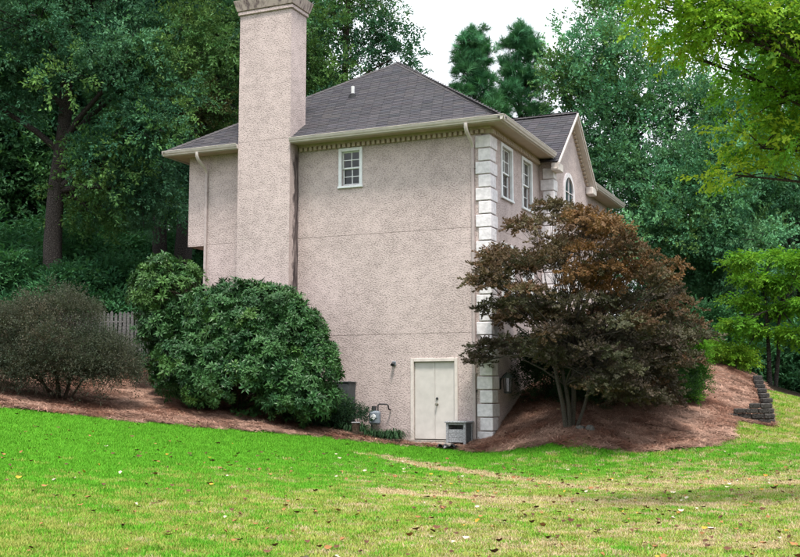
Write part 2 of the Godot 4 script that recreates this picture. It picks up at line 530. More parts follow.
func slope_tabs(mb: MB, o: Vector3, s: Vector3, up_in: Vector3, rise: float, run: float, ends: Callable, gap := Vector2.ZERO, rows_cut := 0) -> void:
	# o: eave start; s: along the eave; up_in: horizontal direction up the slope; ends(run) gives the two limits along s
	var t := (up_in + Vector3.UP * rise).normalized()
	var nn := s.cross(t).normalized()
	if nn.y < 0: nn = -nn
	var expo := 0.14
	var per := t.dot(up_in)
	var k := 0
	while k * expo * per < run:
		var lim: Array = ends.call(k * expo * per)
		var w := 0.31
		var runs := [lim]
		if k < rows_cut: runs = [[lim[0], gap.x], [gap.y, lim[1]]]
		for run_of in runs:
			var x: float = run_of[0] - (0.0 if k % 2 == 0 else w * 0.5) - rng.randf() * 0.03
			while x < run_of[1]:
				var a := maxf(x, run_of[0])
				var b := minf(x + w, run_of[1])
				if b - a > 0.03: shingle_tab(mb, o, s, t, nn, a, b, k * expo, expo)
				x += w
		k += 1

func cap_row(mb: MB, a: Vector3, b: Vector3, side: Vector3) -> void:
	# overlapping cap shingles along a hip or ridge
	var dir := (b - a).normalized()
	var L := a.distance_to(b)
	var k := 0
	while k * 0.15 < L - 0.1:
		var p := a + dir * (k * 0.15)
		var q := a + dir * minf(k * 0.15 + 0.2, L)
		mb.col = Color(0.105, 0.097, 0.10) * rng.randf_range(0.8, 1.15)
		for sg in [-1.0, 1.0]:
			var o: Vector3 = side * sg * 0.13 - Vector3.UP * 0.075
			var u := Vector3.UP * 0.045
			var u2 := Vector3.UP * 0.03
			if sg < 0: mb.quad(p + o + u, p + u, q + u2, q + o + u2)
			else: mb.quad(p + u, p + o + u, q + o + u2, q + u2)
			mb.quad(p + o, p, p + u, p + o + u)
		k += 1

func gutter_run(h: Node3D, a: Vector3, b: Vector3, outw: Vector3) -> void:
	# ogee gutter: open trough swept from a to b
	var prof := [Vector2(0, 0.115), Vector2(0, 0.0), Vector2(0.05, 0.0), Vector2(0.062, 0.03), Vector2(0.085, 0.05), Vector2(0.10, 0.085), Vector2(0.105, 0.115), Vector2(0.118, 0.115), Vector2(0.118, 0.128), Vector2(0.098, 0.125), Vector2(0.09, 0.085), Vector2(0.07, 0.055), Vector2(0.05, 0.012), Vector2(0.008, 0.012), Vector2(0.008, 0.115)]
	var mb := MB.new()
	for i in prof.size():
		var p: Vector2 = prof[i]
		var q: Vector2 = prof[(i + 1) % prof.size()]
		var p3 := outw * p.x + Vector3.UP * p.y
		var q3 := outw * q.x + Vector3.UP * q.y
		mb.quad(a + p3, b + p3, b + q3, a + q3)
	for e in [a, b]:
		mb.quad(e, e + outw * 0.055, e + outw * 0.1 + Vector3.UP * 0.115, e + Vector3.UP * 0.115)
	put(h, "gutter", mb.mesh(M.gutter))

func dentil_row(h: Node3D, m: Mesh, T: Transform3D, u0: float, u1: float, v: float) -> void:
	var n := int((u1 - u0) / 0.148)
	for i in n:
		var o := put(h, "dentil", m)
		o.transform = T * Transform3D(Basis(), Vector3(u0 + (i + 0.5) * 0.148, v, 0))

func quoin_stack(h: Node3D, x: float, z: float, y0: float, y1: float, wz: Array, wx: Array) -> void:
	# blocks wrap an outside corner at (x, z); wx along the side wall, wz along the front
	var y := y0
	var k := 0
	while y < y1 - 0.1:
		var mb := MB.new()
		mb.bevel(Vector3(x - wx[k % 2], y + 0.014, z - wz[k % 2]), Vector3(x + 0.042, minf(y + 0.333, y1), z + 0.042), 0.014)
		put(h, "quoin", mb.mesh(M.quoin))
		y += 0.345
		k += 1

func build_house() -> void:
	var h := thing("stucco_house", "tall pinkish stucco house with hipped shingle roof and white corner quoins", "house", HOUSE_AT, HOUSE_TURN)
	var win := [-4.27, 6.75, -3.70, 7.70]
	var door := [-2.14, -0.08, -0.97, 1.95]
	# side wall; the upper storeys overhang at the back
	var mb := MB.new(); mb.T = SIDE
	wall_panel(mb, -8.65, -1.2, -0.001, 5.34, [door], [2.66])
	wall_panel(mb, -9.25, 5.34, -0.001, WALL_TOP, [win], [5.37])
	put(h, "side_wall", mb.mesh(M.stucco))
	# front wall
	var w1 := [0.97, 6.33, 1.82, 7.68]
	var w2 := [2.79, 6.33, 3.62, 7.68]
	var w3 := [0.97, 3.5, 1.82, 5.0]
	var w4 := [2.79, 3.5, 3.62, 5.0]
	mb = MB.new(); mb.T = FRONT
	wall_panel(mb, 0.0, -1.2, 13.2, WALL_TOP, [w1, w2, w3, w4], [2.66, 5.37])
	put(h, "front_wall", mb.mesh(M.stucco))
	mb = MB.new()
	mb.T = Transform3D(Vector3(-1, 0, 0), Vector3.UP, Vector3(0, 0, -1), Vector3(0, 0, -13.2))
	wall_panel(mb, 0.23, -1.0, 9.25, WALL_TOP, [], [])
	mb.T = Transform3D(Vector3(0, 0, 1), Vector3.UP, Vector3(-1, 0, 0), Vector3(-9.25, 0, -13.2))
	wall_panel(mb, 0.0, 5.34, 13.0, WALL_TOP, [], [])
	mb.T = Transform3D(Vector3(0, 0, 1), Vector3.UP, Vector3(-1, 0, 0), Vector3(-8.65, 0, -13.2))
	wall_panel(mb, 0.0, -1.0, 12.97, 5.33, [], [])
	mb.T = Transform3D()
	mb.box(Vector3(-9.24, 5.335, -13.1), Vector3(-0.25, 5.345, -0.23))
	put(h, "rear_wall", mb.mesh(M.stucco))
	mb = MB.new()
	mb.box(Vector3(-9.0, 7.86, -12.95), Vector3(-0.225, 7.90, -0.225))
	put(h, "ceiling", mb.mesh(M.white_frame))
	# wing with the front gable
	mb = MB.new()
	mb.T = Transform3D(Vector3(1, 0, 0), Vector3.UP, Vector3(0, 0, 1), Vector3(0, 0, -4.45))
	wall_panel(mb, 0.0, 0.0, 0.42, 7.9, [], [2.66, 5.37])
	mb.T = FRONT.translated(Vector3(0.42, 0, 0))
	wall_panel(mb, 4.451, 0.0, 8.55, 7.85, [[5.1, 3.5, 5.95, 5.0], [7.0, 3.5, 7.85, 5.0]], [2.66, 5.37], 0.2)
	mb.tri(Vector3(4.451, 7.85, 0), Vector3(8.55, 7.85, 0), Vector3(6.5, 9.62, 0), Vector2(4.45, -7.85), Vector2(8.55, -7.85), Vector2(6.5, -9.62))
	put(h, "gable_wall", mb.mesh(M.stucco))
	for w in [w1, w2, w3, w4]:
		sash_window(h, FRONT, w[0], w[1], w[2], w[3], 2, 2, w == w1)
	sash_window(h, SIDE, win[0], win[1], win[2], win[3], 2, 2)
	for u in [5.1, 7.0]:
		sash_window(h, FRONT.translated(Vector3(0.42, 0, 0)), u, 3.5, u + 0.85, 5.0, 2, 2)
	# round headed window in the gable
	var T := FRONT.translated(Vector3(0.42, 0, 0))
	var cu := 6.15
	var cv := 7.25
	var ring := MB.new(); ring.T = T
	var pane := MB.new(); pane.T = T
	var outer := [Vector2(-0.62, -0.75)]
	var inner := [Vector2(-0.48, -0.62)]
	for k in 17:
		var an := PI - PI * k / 16.0
		outer.append(Vector2(cos(an) * 0.62, sin(an) * 0.62))
		inner.append(Vector2(cos(an) * 0.48, sin(an) * 0.48))
	outer.append(Vector2(0.62, -0.75)); inner.append(Vector2(0.48, -0.62))
	var p3 := func(p: Vector2, w: float) -> Vector3: return Vector3(cu + p.x, cv + p.y, w)
	for k in outer.size():
		var j: int = (k + 1) % outer.size()
		ring.quad(p3.call(inner[k], 0.05), p3.call(inner[j], 0.05), p3.call(outer[j], 0.05), p3.call(outer[k], 0.05))
		ring.quad(p3.call(outer[k], 0.05), p3.call(outer[j], 0.05), p3.call(outer[j], -0.01), p3.call(outer[k], -0.01))
		ring.quad(p3.call(inner[j], 0.05), p3.call(inner[k], 0.05), p3.call(inner[k], 0.004), p3.call(inner[j], 0.004))
		pane.tri(p3.call(Vector2(0, -0.3), 0.006), p3.call(inner[j], 0.006), p3.call(inner[k], 0.006))
	ring.box(Vector3(cu - 0.012, cv - 0.6, 0.008), Vector3(cu + 0.012, cv + 0.47, 0.03))
	ring.box(Vector3(cu - 0.47, cv - 0.01, 0.008), Vector3(cu + 0.47, cv + 0.012, 0.028))
	var aw := put(h, "window", ring.mesh(M.quoin))
	aw.set_meta("label", "round headed window high in the front gable")
	var dark := mat("dark_glass", lin(0.03, 0.045, 0.06), 0.06, 0.5)
	put(aw, "pane", pane.mesh(dark))
	# corner stones
	quoin_stack(h, 0.0, 0.0, -0.18, 7.80, [0.52, 0.40], [0.375, 0.295])
	quoin_stack(h, 0.42, -4.45, 2.2, 7.72, [0.36, 0.28], [0.375, 0.30])
	# soffits, frieze, dentils, fascia
	for q in [[-9.7, 0.002, 0.001, -7.28, 0.03, 0.47], [-5.59, 0.002, 0.001, 0.47, 0.03, 0.47], [0.001, 0.003, -4.40, 0.468, 0.029, 0.0], [0.001, 0.003, -13.6, 0.468, 0.029, -8.6], [-9.7, 0.003, -13.6, -9.251, 0.029, 0.0]]:
		mb = MB.new()
		mb.box(Vector3(q[0], WALL_TOP + q[1], q[2]), Vector3(q[3], WALL_TOP + q[4], q[5]))
		put(h, "soffit", mb.mesh(M.trim))
	for q in [[-5.58, 7.90, 0.001, 0.05, 7.971, 0.06], [0.001, 7.90, -4.40, 0.055, 7.971, 0.0005], [-5.58, 7.795, 0.0015, 0.03, 7.899, 0.012], [0.001, 7.795, -4.40, 0.012, 7.899, 0.001]]:
		mb = MB.new()
		mb.box(Vector3(q[0], q[1], q[2]), Vector3(q[3], q[4], q[5]))
		put(h, "frieze", mb.mesh(M.trim))
	var dm := MB.new()
	dm.bevel(Vector3(-0.043, -0.058, 0.013), Vector3(0.043, 0.048, 0.105), 0.005)
	var dmesh := dm.mesh(M.trim)
	dentil_row(h, dmesh, SIDE, -5.56, 0.06, 7.85)
	dentil_row(h, dmesh, FRONT, -0.02, 4.38, 7.85)
	for q in [[-9.78, 0.471, -7.28, 0.5], [-5.59, 0.471, 0.5, 0.5], [0.472, -4.30, 0.5, 0.47], [0.472, -13.6, 0.5, -8.7], [-9.78, -13.6, -9.75, 0.47]]:
		mb = MB.new()
		mb.box(Vector3(q[0], 7.95, q[1]), Vector3(q[2], EAVE + 0.02, q[3]))
		put(h, "fascia", mb.mesh(M.gutter))
	gutter_run(h, Vector3(-9.80, 7.965, 0.501), Vector3(-7.28, 7.965, 0.501), Vector3(0, 0, 1))
	gutter_run(h, Vector3(-5.59, 7.965, 0.501), Vector3(0.60, 7.965, 0.501), Vector3(0, 0, 1))
	gutter_run(h, Vector3(0.501, 7.966, 0.60), Vector3(0.501, 7.966, -4.25), Vector3(1, 0, 0))
	gutter_run(h, Vector3(0.501, 7.966, -8.75), Vector3(0.501, 7.966, -13.6), Vector3(1, 0, 0))
	gutter_run(h, Vector3(-9.781, 7.966, 0.5), Vector3(-9.781, 7.966, -13.6), Vector3(-1, 0, 0))
	# roof: deck, then every shingle tab as a wedge of its own
	var x0 := -9.82; var x1 := 0.54; var z0 := 0.54; var z1 := -13.64
	var half := (x1 - x0) / 2.0
	var top := EAVE + half * PITCHED
	var A := Vector3(x0, EAVE, z0); var B := Vector3(x1, EAVE, z0); var C := Vector3(x1, EAVE, z1); var D := Vector3(x0, EAVE, z1)
	var P := Vector3((x0 + x1) / 2, top, z0 - half); var Q := Vector3((x0 + x1) / 2, top, z1 + half)
	mb = MB.new()
	mb.col = Color(0.08, 0.07, 0.075)
	var in1 := Vector3(0, 0.1 * PITCHED, -0.1)
	mb.tri(A + in1 + Vector3(0.1, 0, 0), B + in1 - Vector3(0.1, 0, 0), P)
	mb.quad(A, Vector3(-7.28, EAVE, z0), Vector3(-7.28, EAVE, z0) + in1, A + in1 + Vector3(0.1, 0, 0))
	mb.quad(Vector3(-5.59, EAVE, z0), B, B + in1 - Vector3(0.1, 0, 0), Vector3(-5.59, EAVE, z0) + in1)
	var up1 := Vector3(-0.2, 0.2 * PITCHED, 0)
	mb.quad(B + up1, C + up1, Q, P)
	mb.quad(B, Vector3(x1, EAVE, -4.3), Vector3(x1, EAVE, -4.3) + up1, B + up1)
	mb.quad(Vector3(x1, EAVE, -8.7), C, C + up1, Vector3(x1, EAVE, -8.7) + up1)
	mb.tri(C, D, Q); mb.quad(D, A, P, Q)
	var roof := put(h, "roof", mb.mesh(M.shingle))
	mb = MB.new()
	slope_tabs(mb, A, Vector3(1, 0, 0), Vector3(0, 0, -1), PITCHED, half, func(r): return [r, (x1 - x0) - r], Vector2(-7.28 - x0, -5.59 - x0), 1)
	slope_tabs(mb, B, Vector3(0, 0, -1), Vector3(-1, 0, 0), PITCHED, half, func(r): return [r, (z0 - z1) - r], Vector2(4.9, 9.2), 2)
	put(roof, "shingles", mb.mesh(M.shingle), Vector3.ZERO, "stuff")
	mb = MB.new()
	cap_row(mb, A, P, Vector3(1, 0, 1).normalized()); cap_row(mb, B, P, Vector3(1, 0, -1).normalized()); cap_row(mb, C, Q, Vector3(-1, 0, -1).normalized()); cap_row(mb, P, Q, Vector3(1, 0, 0))
	put(roof, "ridge_caps", mb.mesh(M.shingle), Vector3.ZERO, "stuff")
	# drip edge of pale metal under the first course
	mb = MB.new()
	mb.box(Vector3(x0, EAVE - 0.012, z0 - 0.05), Vector3(-7.28, EAVE - 0.002, z0 + 0.02))
	mb.box(Vector3(-5.59, EAVE - 0.012, z0 - 0.05), Vector3(x1 + 0.02, EAVE - 0.002, z0 + 0.02))
	put(roof, "drip_edge", mb.mesh(M.gutter))
	# vent pipe
	var vp := house_t
	mb = MB.new()
	var vz := -2.1
	var vx := -4.98
	var vy := EAVE + (z0 - vz) * PITCHED
	mb.tube([Vector3(vx, vy - 0.15, vz), Vector3(vx, vy + 0.32, vz)], [0.055, 0.055], 12)
	var pipe := put(roof, "vent_pipe", mb.mesh(M.pvc))
	mb = MB.new()
	mb.tube([Vector3(vx, vy - 0.12, vz), Vector3(vx, vy + 0.03, vz), Vector3(vx, vy + 0.10, vz)], [0.15, 0.12, 0.06], 12)
	put(pipe, "flashing", mb.mesh(M.pipe_dark))
	# gable wing roof
	var gz := -6.5
	var gh := 2.3
	var ge := 7.84
	var gr := 0.87
	var gx := 0.66
	var ridge_y := ge + gh * gr
	mb = MB.new()
	mb.col = Color(0.08, 0.07, 0.075)
	var back := 0.54 - (ridge_y - EAVE) / PITCHED - 0.4
	mb.quad(Vector3(-0.1, ge, gz + gh), Vector3(gx, ge, gz + gh), Vector3(gx, ridge_y, gz), Vector3(back, ridge_y, gz))
	mb.quad(Vector3(gx, ge, gz - gh), Vector3(-0.1, ge, gz - gh), Vector3(back, ridge_y, gz), Vector3(gx, ridge_y, gz))
	var groof := put(h, "gable_roof", mb.mesh(M.shingle))
	mb = MB.new()
	var valley := func(r: float) -> Array: return [minf(0.4, 0.54 - (ge + r * gr - EAVE) / PITCHED - 0.12) + 1.0, gx + 1.0]
	slope_tabs(mb, Vector3(-1.0, ge, gz + gh), Vector3(1, 0, 0), Vector3(0, 0, -1), gr, gh, valley)
	slope_tabs(mb, Vector3(-1.0, ge, gz - gh), Vector3(1, 0, 0), Vector3(0, 0, 1), gr, gh, valley)
	put(groof, "shingles", mb.mesh(M.shingle), Vector3.ZERO, "stuff")
	mb = MB.new()
	cap_row(mb, Vector3(gx, ridge_y, gz), Vector3(back, ridge_y, gz), Vector3(0, 0, 1))
	put(groof, "ridge_caps", mb.mesh(M.shingle), Vector3.ZERO, "stuff")
	for sg in [-1.0, 1.0]:
		# rake board with a crown, its soffit, its dentils and the return at its foot
		mb = MB.new()
		var f0 := Vector3(0, ge - 0.02, gz + sg * gh)
		var f1 := Vector3(0, ridge_y - 0.02, gz)
		var dn := Vector3(0, -0.2, 0)
		for seg in [[gx - 0.03, gx, 0.0, -0.17], [gx, gx + 0.04, 0.0, -0.07], [0.43, gx - 0.032, -0.165, -0.19]]:
			var a := Vector3(seg[0], seg[2], 0); var b := Vector3(seg[1], seg[2], 0); var c := Vector3(seg[1], seg[3], 0); var d := Vector3(seg[0], seg[3], 0)
			mb.quad(f0 + d, f0 + c, f1 + c, f1 + d)
			mb.quad(f0 + b, f1 + b, f1 + c, f0 + c)
			mb.quad(f0 + a, f0 + d, f1 + d, f1 + a)
			mb.quad(f0 + a, f1 + a, f1 + b, f0 + b)
			mb.quad(f0 + a, f0 + b, f0 + c, f0 + d)
		put(h, "rake_board", mb.mesh(M.gutter))
		var slope_len := sqrt(gh * gh * (1 + gr * gr))
		for i in range(2, int(slope_len / 0.16) - 1):
			var p := f0.lerp(f1, (i + 0.5) * 0.16 / slope_len)
			var o := put(h, "dentil", dmesh)
			o.transform = Transform3D(FRONT.basis * Basis(Vector3(0, 0, 1), sg * atan(gr)), Vector3(0.40, p.y - 0.26, p.z))
		mb = MB.new()
		mb.bevel(Vector3(0.43, ge - 0.26, gz + sg * (gh - 0.25) - 0.27), Vector3(gx + 0.01, ge - 0.02, gz + sg * (gh - 0.25) + 0.24), 0.02)
		put(h, "cornice_return", mb.mesh(M.gutter))
	# downspouts
	for dsp in [[-0.44, -0.05], [-8.62, 0.6]]:
		mb = MB.new()
		var dx: float = dsp[0]
		mb.bevel(Vector3(dx - 0.04, dsp[1], 0.012), Vector3(dx + 0.04, 7.50, 0.075), 0.012)
		for sy in [1.6, 4.2, 6.9]:
			mb.box(Vector3(dx - 0.055, sy, 0.004), Vector3(dx + 0.055, sy + 0.03, 0.08))
		var sp := put(h, "downspout", mb.mesh(M.downspout))
		mb = MB.new()
		mb.tube([Vector3(dx, 7.97, 0.55), Vector3(dx, 7.86, 0.55), Vector3(dx, 7.76, 0.47), Vector3(dx, 7.58, 0.12), Vector3(dx, 7.46, 0.045)], [0.05, 0.05, 0.048, 0.048, 0.045], 8)
		put(sp, "elbow", mb.mesh(M.gutter))
	build_chimney(h)
	build_door(h, door)
	# thin dark cable pipe that runs up beside the corner stones
	mb = MB.new()
	mb.tube([Vector3(-0.405, 0.0, 0.03), Vector3(-0.405, 1.12, 0.03), Vector3(-0.39, 1.2, 0.03)], [0.014, 0.014, 0.03], 8)
	put(h, "conduit", mb.mesh(M.pipe_dark))

func build_chimney(h: Node3D) -> void:
	var x0 := -7.27; var x1 := -5.60; var zb := -0.36; var zf := 0.5
	var mb := MB.new()
	var ys := [-0.6, 2.66, 5.37, 8.12, 11.80]
	for i in 4:
		var a := Vector3(x0, ys[i] + 0.003, zb); var b := Vector3(x1, ys[i + 1] - 0.003, zf)
		mb.plane_quad(Vector3(a.x, a.y, b.z), Vector3(b.x, a.y, b.z), Vector3(b.x, b.y, b.z), Vector3(a.x, b.y, b.z))
		mb.plane_quad(Vector3(a.x, a.y, a.z), Vector3(a.x, a.y, b.z), Vector3(a.x, b.y, b.z), Vector3(a.x, b.y, a.z))
		mb.plane_quad(Vector3(b.x, a.y, a.z), Vector3(a.x, a.y, a.z), Vector3(a.x, b.y, a.z), Vector3(b.x, b.y, a.z))
		mb.plane_quad(Vector3(a.x, b.y, b.z), Vector3(b.x, b.y, b.z), Vector3(b.x, b.y, a.z), Vector3(a.x, b.y, a.z))
		mb.plane_quad(Vector3(a.x, a.y, a.z), Vector3(b.x, a.y, a.z), Vector3(b.x, a.y, b.z), Vector3(a.x, a.y, b.z))
		if i == 3:
			mb.plane_quad(Vector3(b.x, a.y, b.z), Vector3(b.x, a.y, a.z), Vector3(b.x, b.y, a.z), Vector3(b.x, b.y, b.z))
	mb.box(Vector3(x0 + 0.005, -0.6, zb + 0.005), Vector3(x1 - 0.005, 11.79, zf - 0.005))
	var ch := put(h, "chimney", mb.mesh(M.stucco))
	ch.set_meta("label", "tall square stucco chimney with dark streaks at its crown")
	mb = MB.new()
	for i in 3:
		var a: float = ys[i] + 0.003; var b: float = ys[i + 1] - 0.003
		var va := (8.12 - a) / 8.7; var vb := (8.12 - b) / 8.7
		mb.quad(Vector3(x1, a, zf), Vector3(x1, a, zb), Vector3(x1, b, zb), Vector3(x1, b, zf), Vector2(1, va), Vector2(-0.72, va), Vector2(-0.72, vb), Vector2(1, vb))
	M.stained_stucco.texture_repeat = false
	put(ch, "stained_face", mb.mesh(M.stained_stucco))
	mb = MB.new()
	mb.bevel(Vector3(x0 - 0.05, 11.80, zb - 0.05), Vector3(x1 + 0.05, 11.90, zf + 0.05), 0.015)
	put(ch, "ledge", mb.mesh(M.stucco))
	mb = MB.new()
	mb.box(Vector3(x0 - 0.03, 11.90, zb - 0.03), Vector3(x1 + 0.03, 11.925, zf + 0.03))
	# flared crown
	var lo := [Vector3(x0 - 0.07, 11.925, zf + 0.07), Vector3(x1 + 0.07, 11.925, zf + 0.07), Vector3(x1 + 0.07, 11.925, zb - 0.07), Vector3(x0 - 0.07, 11.925, zb - 0.07)]
	var hi := [Vector3(x0 - 0.15, 12.22, zf + 0.15), Vector3(x1 + 0.15, 12.22, zf + 0.15), Vector3(x1 + 0.15, 12.22, zb - 0.15), Vector3(x0 - 0.15, 12.22, zb - 0.15)]
	for k in 4:
		var j := (k + 1) % 4
		mb.quad(lo[k], lo[j], hi[j], hi[k], Vector2(k * 0.37, 0.9), Vector2(k * 0.37 + 0.9, 0.9), Vector2(k * 0.37 + 0.9, 0.1), Vector2(k * 0.37, 0.1))
	mb.quad(lo[3], lo[2], lo[1], lo[0])
	mb.quad(hi[0], hi[1], hi[2], hi[3])
	put(ch, "crown", mb.mesh(M.weathered_crown))

func build_door(h: Node3D, d: Array) -> void:
	var mb := MB.new()
	var w := 0.07
	mb.bevel(Vector3(d[0] - w, d[1], -0.05), Vector3(d[0] + 0.02, d[3] + w, 0.03), 0.008)
	mb.bevel(Vector3(d[2] - 0.02, d[1], -0.05), Vector3(d[2] + w, d[3] + w, 0.03), 0.008)
	mb.bevel(Vector3(d[0] + 0.022, d[3] - 0.02, -0.05), Vector3(d[2] - 0.022, d[3] + w, 0.028), 0.008)
	var fr := put(h, "door_frame", mb.mesh(M.gutter))
	mb = MB.new()
	mb.bevel(Vector3(d[0] - w - 0.03, d[1] - 0.06, -0.2), Vector3(d[2] + w + 0.03, d[1] + 0.004, 0.09), 0.01)
	put(fr, "threshold", mb.mesh(M.concrete))
	var m: float = (d[0] + d[2]) / 2.0
	for k in 2:
		mb = MB.new()
		var a: float = d[0] + 0.024 if k == 0 else m + 0.005
		var b: float = m - 0.005 if k == 0 else d[2] - 0.024
		mb.bevel(Vector3(a, d[1] + 0.025, -0.09), Vector3(b, d[3] - 0.024, -0.045), 0.006)
		var leaf := put(h, "door", mb.mesh(M.door_paint))
		mb = MB.new()
		var hx := a if k == 0 else b
		for hy in [0.25, 1.0, 1.75]:
			mb.tube([Vector3(hx, hy - 0.05, -0.04), Vector3(hx, hy + 0.05, -0.04)], [0.009, 0.009], 6)
		put(leaf, "hinges", mb.mesh(M.knob_metal))
		if k == 1:
			var lock := MB.new()
			lock.tube([Vector3(a + 0.06, 0.98, -0.045), Vector3(a + 0.06, 0.98, -0.015)], [0.035, 0.03], 12)
			put(leaf, "lock", lock.mesh(M.black_metal))
			var knob := MB.new()
			knob.tube([Vector3(a + 0.06, 0.83, -0.045), Vector3(a + 0.06, 0.83, -0.03), Vector3(a + 0.06, 0.83, 0.0), Vector3(a + 0.06, 0.83, 0.03), Vector3(a + 0.06, 0.83, 0.045)], [0.038, 0.018, 0.018, 0.036, 0.018], 12)
			put(leaf, "knob", knob.mesh(M.knob_metal))
		else:
			var astragal := MB.new()
			astragal.bevel(Vector3(b - 0.03, d[1] + 0.03, -0.044), Vector3(b + 0.012, d[3] - 0.03, -0.032), 0.003)
			put(leaf, "astragal", astragal.mesh(M.door_paint))

# ---------------------------------------------------------------- things at the foot of the wall
func on_house(p: Vector3) -> Vector3:
	return house_t * p

func build_fittings() -> void:
	# lantern on the front wall
	var t := thing("wall_lantern", "grey metal lantern with glass sides fixed beside the corner quoins", "lantern", on_house(Vector3(0.0, 1.36, -0.62)), HOUSE_TURN)
	var mb := MB.new()
	mb.bevel(Vector3(0.001, -0.12, -0.06), Vector3(0.025, 0.12, 0.06), 0.008)
	mb.tube([Vector3(0.02, 0.05, 0), Vector3(0.08, 0.16, 0), Vector3(0.17, 0.24, 0), Vector3(0.19, 0.19, 0)], [0.012, 0.012, 0.012, 0.012], 7)
	put(t, "bracket", mb.mesh(M.pipe_dark))
	t.scale = Vector3.ONE * 1.2
	mb = MB.new()
	mb.tube([Vector3(0.19, 0.12, 0), Vector3(0.19, 0.14, 0), Vector3(0.19, 0.20, 0), Vector3(0.19, 0.23, 0)], [0.155, 0.135, 0.05, 0.015], 8)
	put(t, "hood", mb.mesh(M.slate_box))
	mb = MB.new()
	for k in 4:
		var an := TAU * k / 4 + PI / 4
		mb.tube([Vector3(0.19 + cos(an) * 0.085, -0.17, sin(an) * 0.085), Vector3(0.19 + cos(an) * 0.11, 0.12, sin(an) * 0.11)], [0.009, 0.009], 5)
	mb.tube([Vector3(0.19, -0.21, 0), Vector3(0.19, -0.17, 0)], [0.07, 0.1], 8)
	put(t, "cage", mb.mesh(M.pipe_dark))
	mb = MB.new()
	mb.tube([Vector3(0.19, -0.165, 0), Vector3(0.19, 0.118, 0)], [0.085, 0.105], 8, false)
	put(t, "glass", mb.mesh(M.glass))
	# small fixture left of the double door
	t = thing("door_light", "tiny dark fixture on the stucco left of the double door", "light", on_house(Vector3(-2.68, 1.9, 0.0)), HOUSE_TURN)
	mb = MB.new()
	mb.bevel(Vector3(-0.05, -0.06, 0.001), Vector3(0.05, 0.05, 0.03), 0.008)
	put(t, "plate", mb.mesh(M.meter_grey))
	mb = MB.new()
	mb.tube([Vector3(0, 0.0, 0.03), Vector3(0, -0.01, 0.07), Vector3(0, -0.05, 0.13)], [0.03, 0.04, 0.05], 9)
	put(t, "shade", mb.mesh(M.pipe_dark))
	# grey wooden box
	var bx := on_house(Vector3(-1.0, 0, 0.08))
	var by := ground(bx.x, -bx.z) + 0.02
	t = thing("storage_box", "weathered grey wooden box with a dark slot under its lid", "box", Vector3(bx.x, by, bx.z), HOUSE_TURN)
	# local: x 0..0.5 right, z 0..0.5 out
	var W := 0.52; var D := 0.52; var H := 0.56
	mb = MB.new()
	for px in [0.0, W - 0.06]:
		for pz in [0.0, D - 0.06]:
			mb.bevel(Vector3(px, 0, pz), Vector3(px + 0.06, H - 0.03, pz + 0.06), 0.006)
	put(t, "frame", mb.mesh(M.grey_wood))
	for k in 5:
		if k == 3: continue
		mb = MB.new()
		var y: float = [0.05, 0.16, 0.27, 0.0, 0.48][k]
		var hh: float = [0.105, 0.105, 0.10, 0.0, 0.05][k]
		mb.bevel(Vector3(0.062, y, D - 0.045), Vector3(W - 0.062, y + hh, D - 0.02), 0.005)
		put(t, "board", mb.mesh(M.grey_wood))
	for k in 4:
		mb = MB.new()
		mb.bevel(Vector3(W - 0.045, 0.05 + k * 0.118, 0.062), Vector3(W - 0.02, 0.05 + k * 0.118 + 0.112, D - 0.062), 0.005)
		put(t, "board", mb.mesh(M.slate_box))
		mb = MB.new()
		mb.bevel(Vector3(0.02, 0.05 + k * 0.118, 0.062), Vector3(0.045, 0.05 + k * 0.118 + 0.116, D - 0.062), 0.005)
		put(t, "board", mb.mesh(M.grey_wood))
	mb = MB.new()
	mb.box(Vector3(0.03, 0.03, 0.02), Vector3(W - 0.05, H - 0.04, 0.045))
	put(t, "back_panel", mb.mesh(M.grey_wood))
	mb = MB.new()
	mb.bevel(Vector3(-0.03, H - 0.028, -0.02), Vector3(W + 0.03, H + 0.01, D + 0.03), 0.008)
	put(t, "lid", mb.mesh(M.grey_wood))
	# black mat crumpled before the box
	mb = MB.new()
	var mp := on_house(Vector3(-1.05, 0, 0.92))
	for i in 9:
		for j in 4:
			pass
	var mg := []
	for i in 10:
		var row := []
		for j in 6:
			row.append(Vector3(i * 0.055, 0.05 + 0.05 * sin(i * 1.3 + j * 0.9) + 0.03 * cos(i * 2.1 - j), j * 0.055))
		mg.append(row)
	for i in 9:
		for j in 5:
			mb.quad(mg[i][j + 1], mg[i + 1][j + 1], mg[i + 1][j], mg[i][j])
	t = thing("tarp", "small crumpled black tarp lying before the grey wooden box", "tarp", Vector3(mp.x, ground(mp.x, -mp.z) + 0.01, mp.z), HOUSE_TURN)
	put(t, "sheet", mb.mesh(M.black_metal))
	# concrete pad before the door
	var pd := on_house(Vector3(-1.56, 0, 0.1))
	t = thing("door_pad", "worn concrete pad at the foot of the double door", "pad", Vector3(pd.x, -0.1, pd.z), HOUSE_TURN)
	mb = MB.new()
	mb.bevel(Vector3(-0.75, -0.2, 0.0), Vector3(0.75, 0.07, 0.6), 0.02)
	put(t, "slab", mb.mesh(M.concrete))
	# slate coloured utility cabinet
	var ub := on_house(Vector3(-4.35, 0, 0.03))
	var uy := ground(ub.x, -ub.z)
	t = thing("utility_cabinet", "dark slate utility cabinet against the wall beside the glossy shrub", "cabinet", Vector3(ub.x, uy - 0.02, ub.z), HOUSE_TURN)
	mb = MB.new()
	mb.bevel(Vector3(0, 0, 0), Vector3(0.56, 1.12, 0.42), 0.015)
	put(t, "body", mb.mesh(M.slate_box))
	mb = MB.new()
	mb.bevel(Vector3(-0.02, 1.121, -0.02), Vector3(0.58, 1.15, 0.45), 0.01)
	put(t, "lid", mb.mesh(M.slate_box))
	mb = MB.new()
	mb.bevel(Vector3(0.03, 0.06, 0.422), Vector3(0.53, 1.08, 0.437), 0.005)
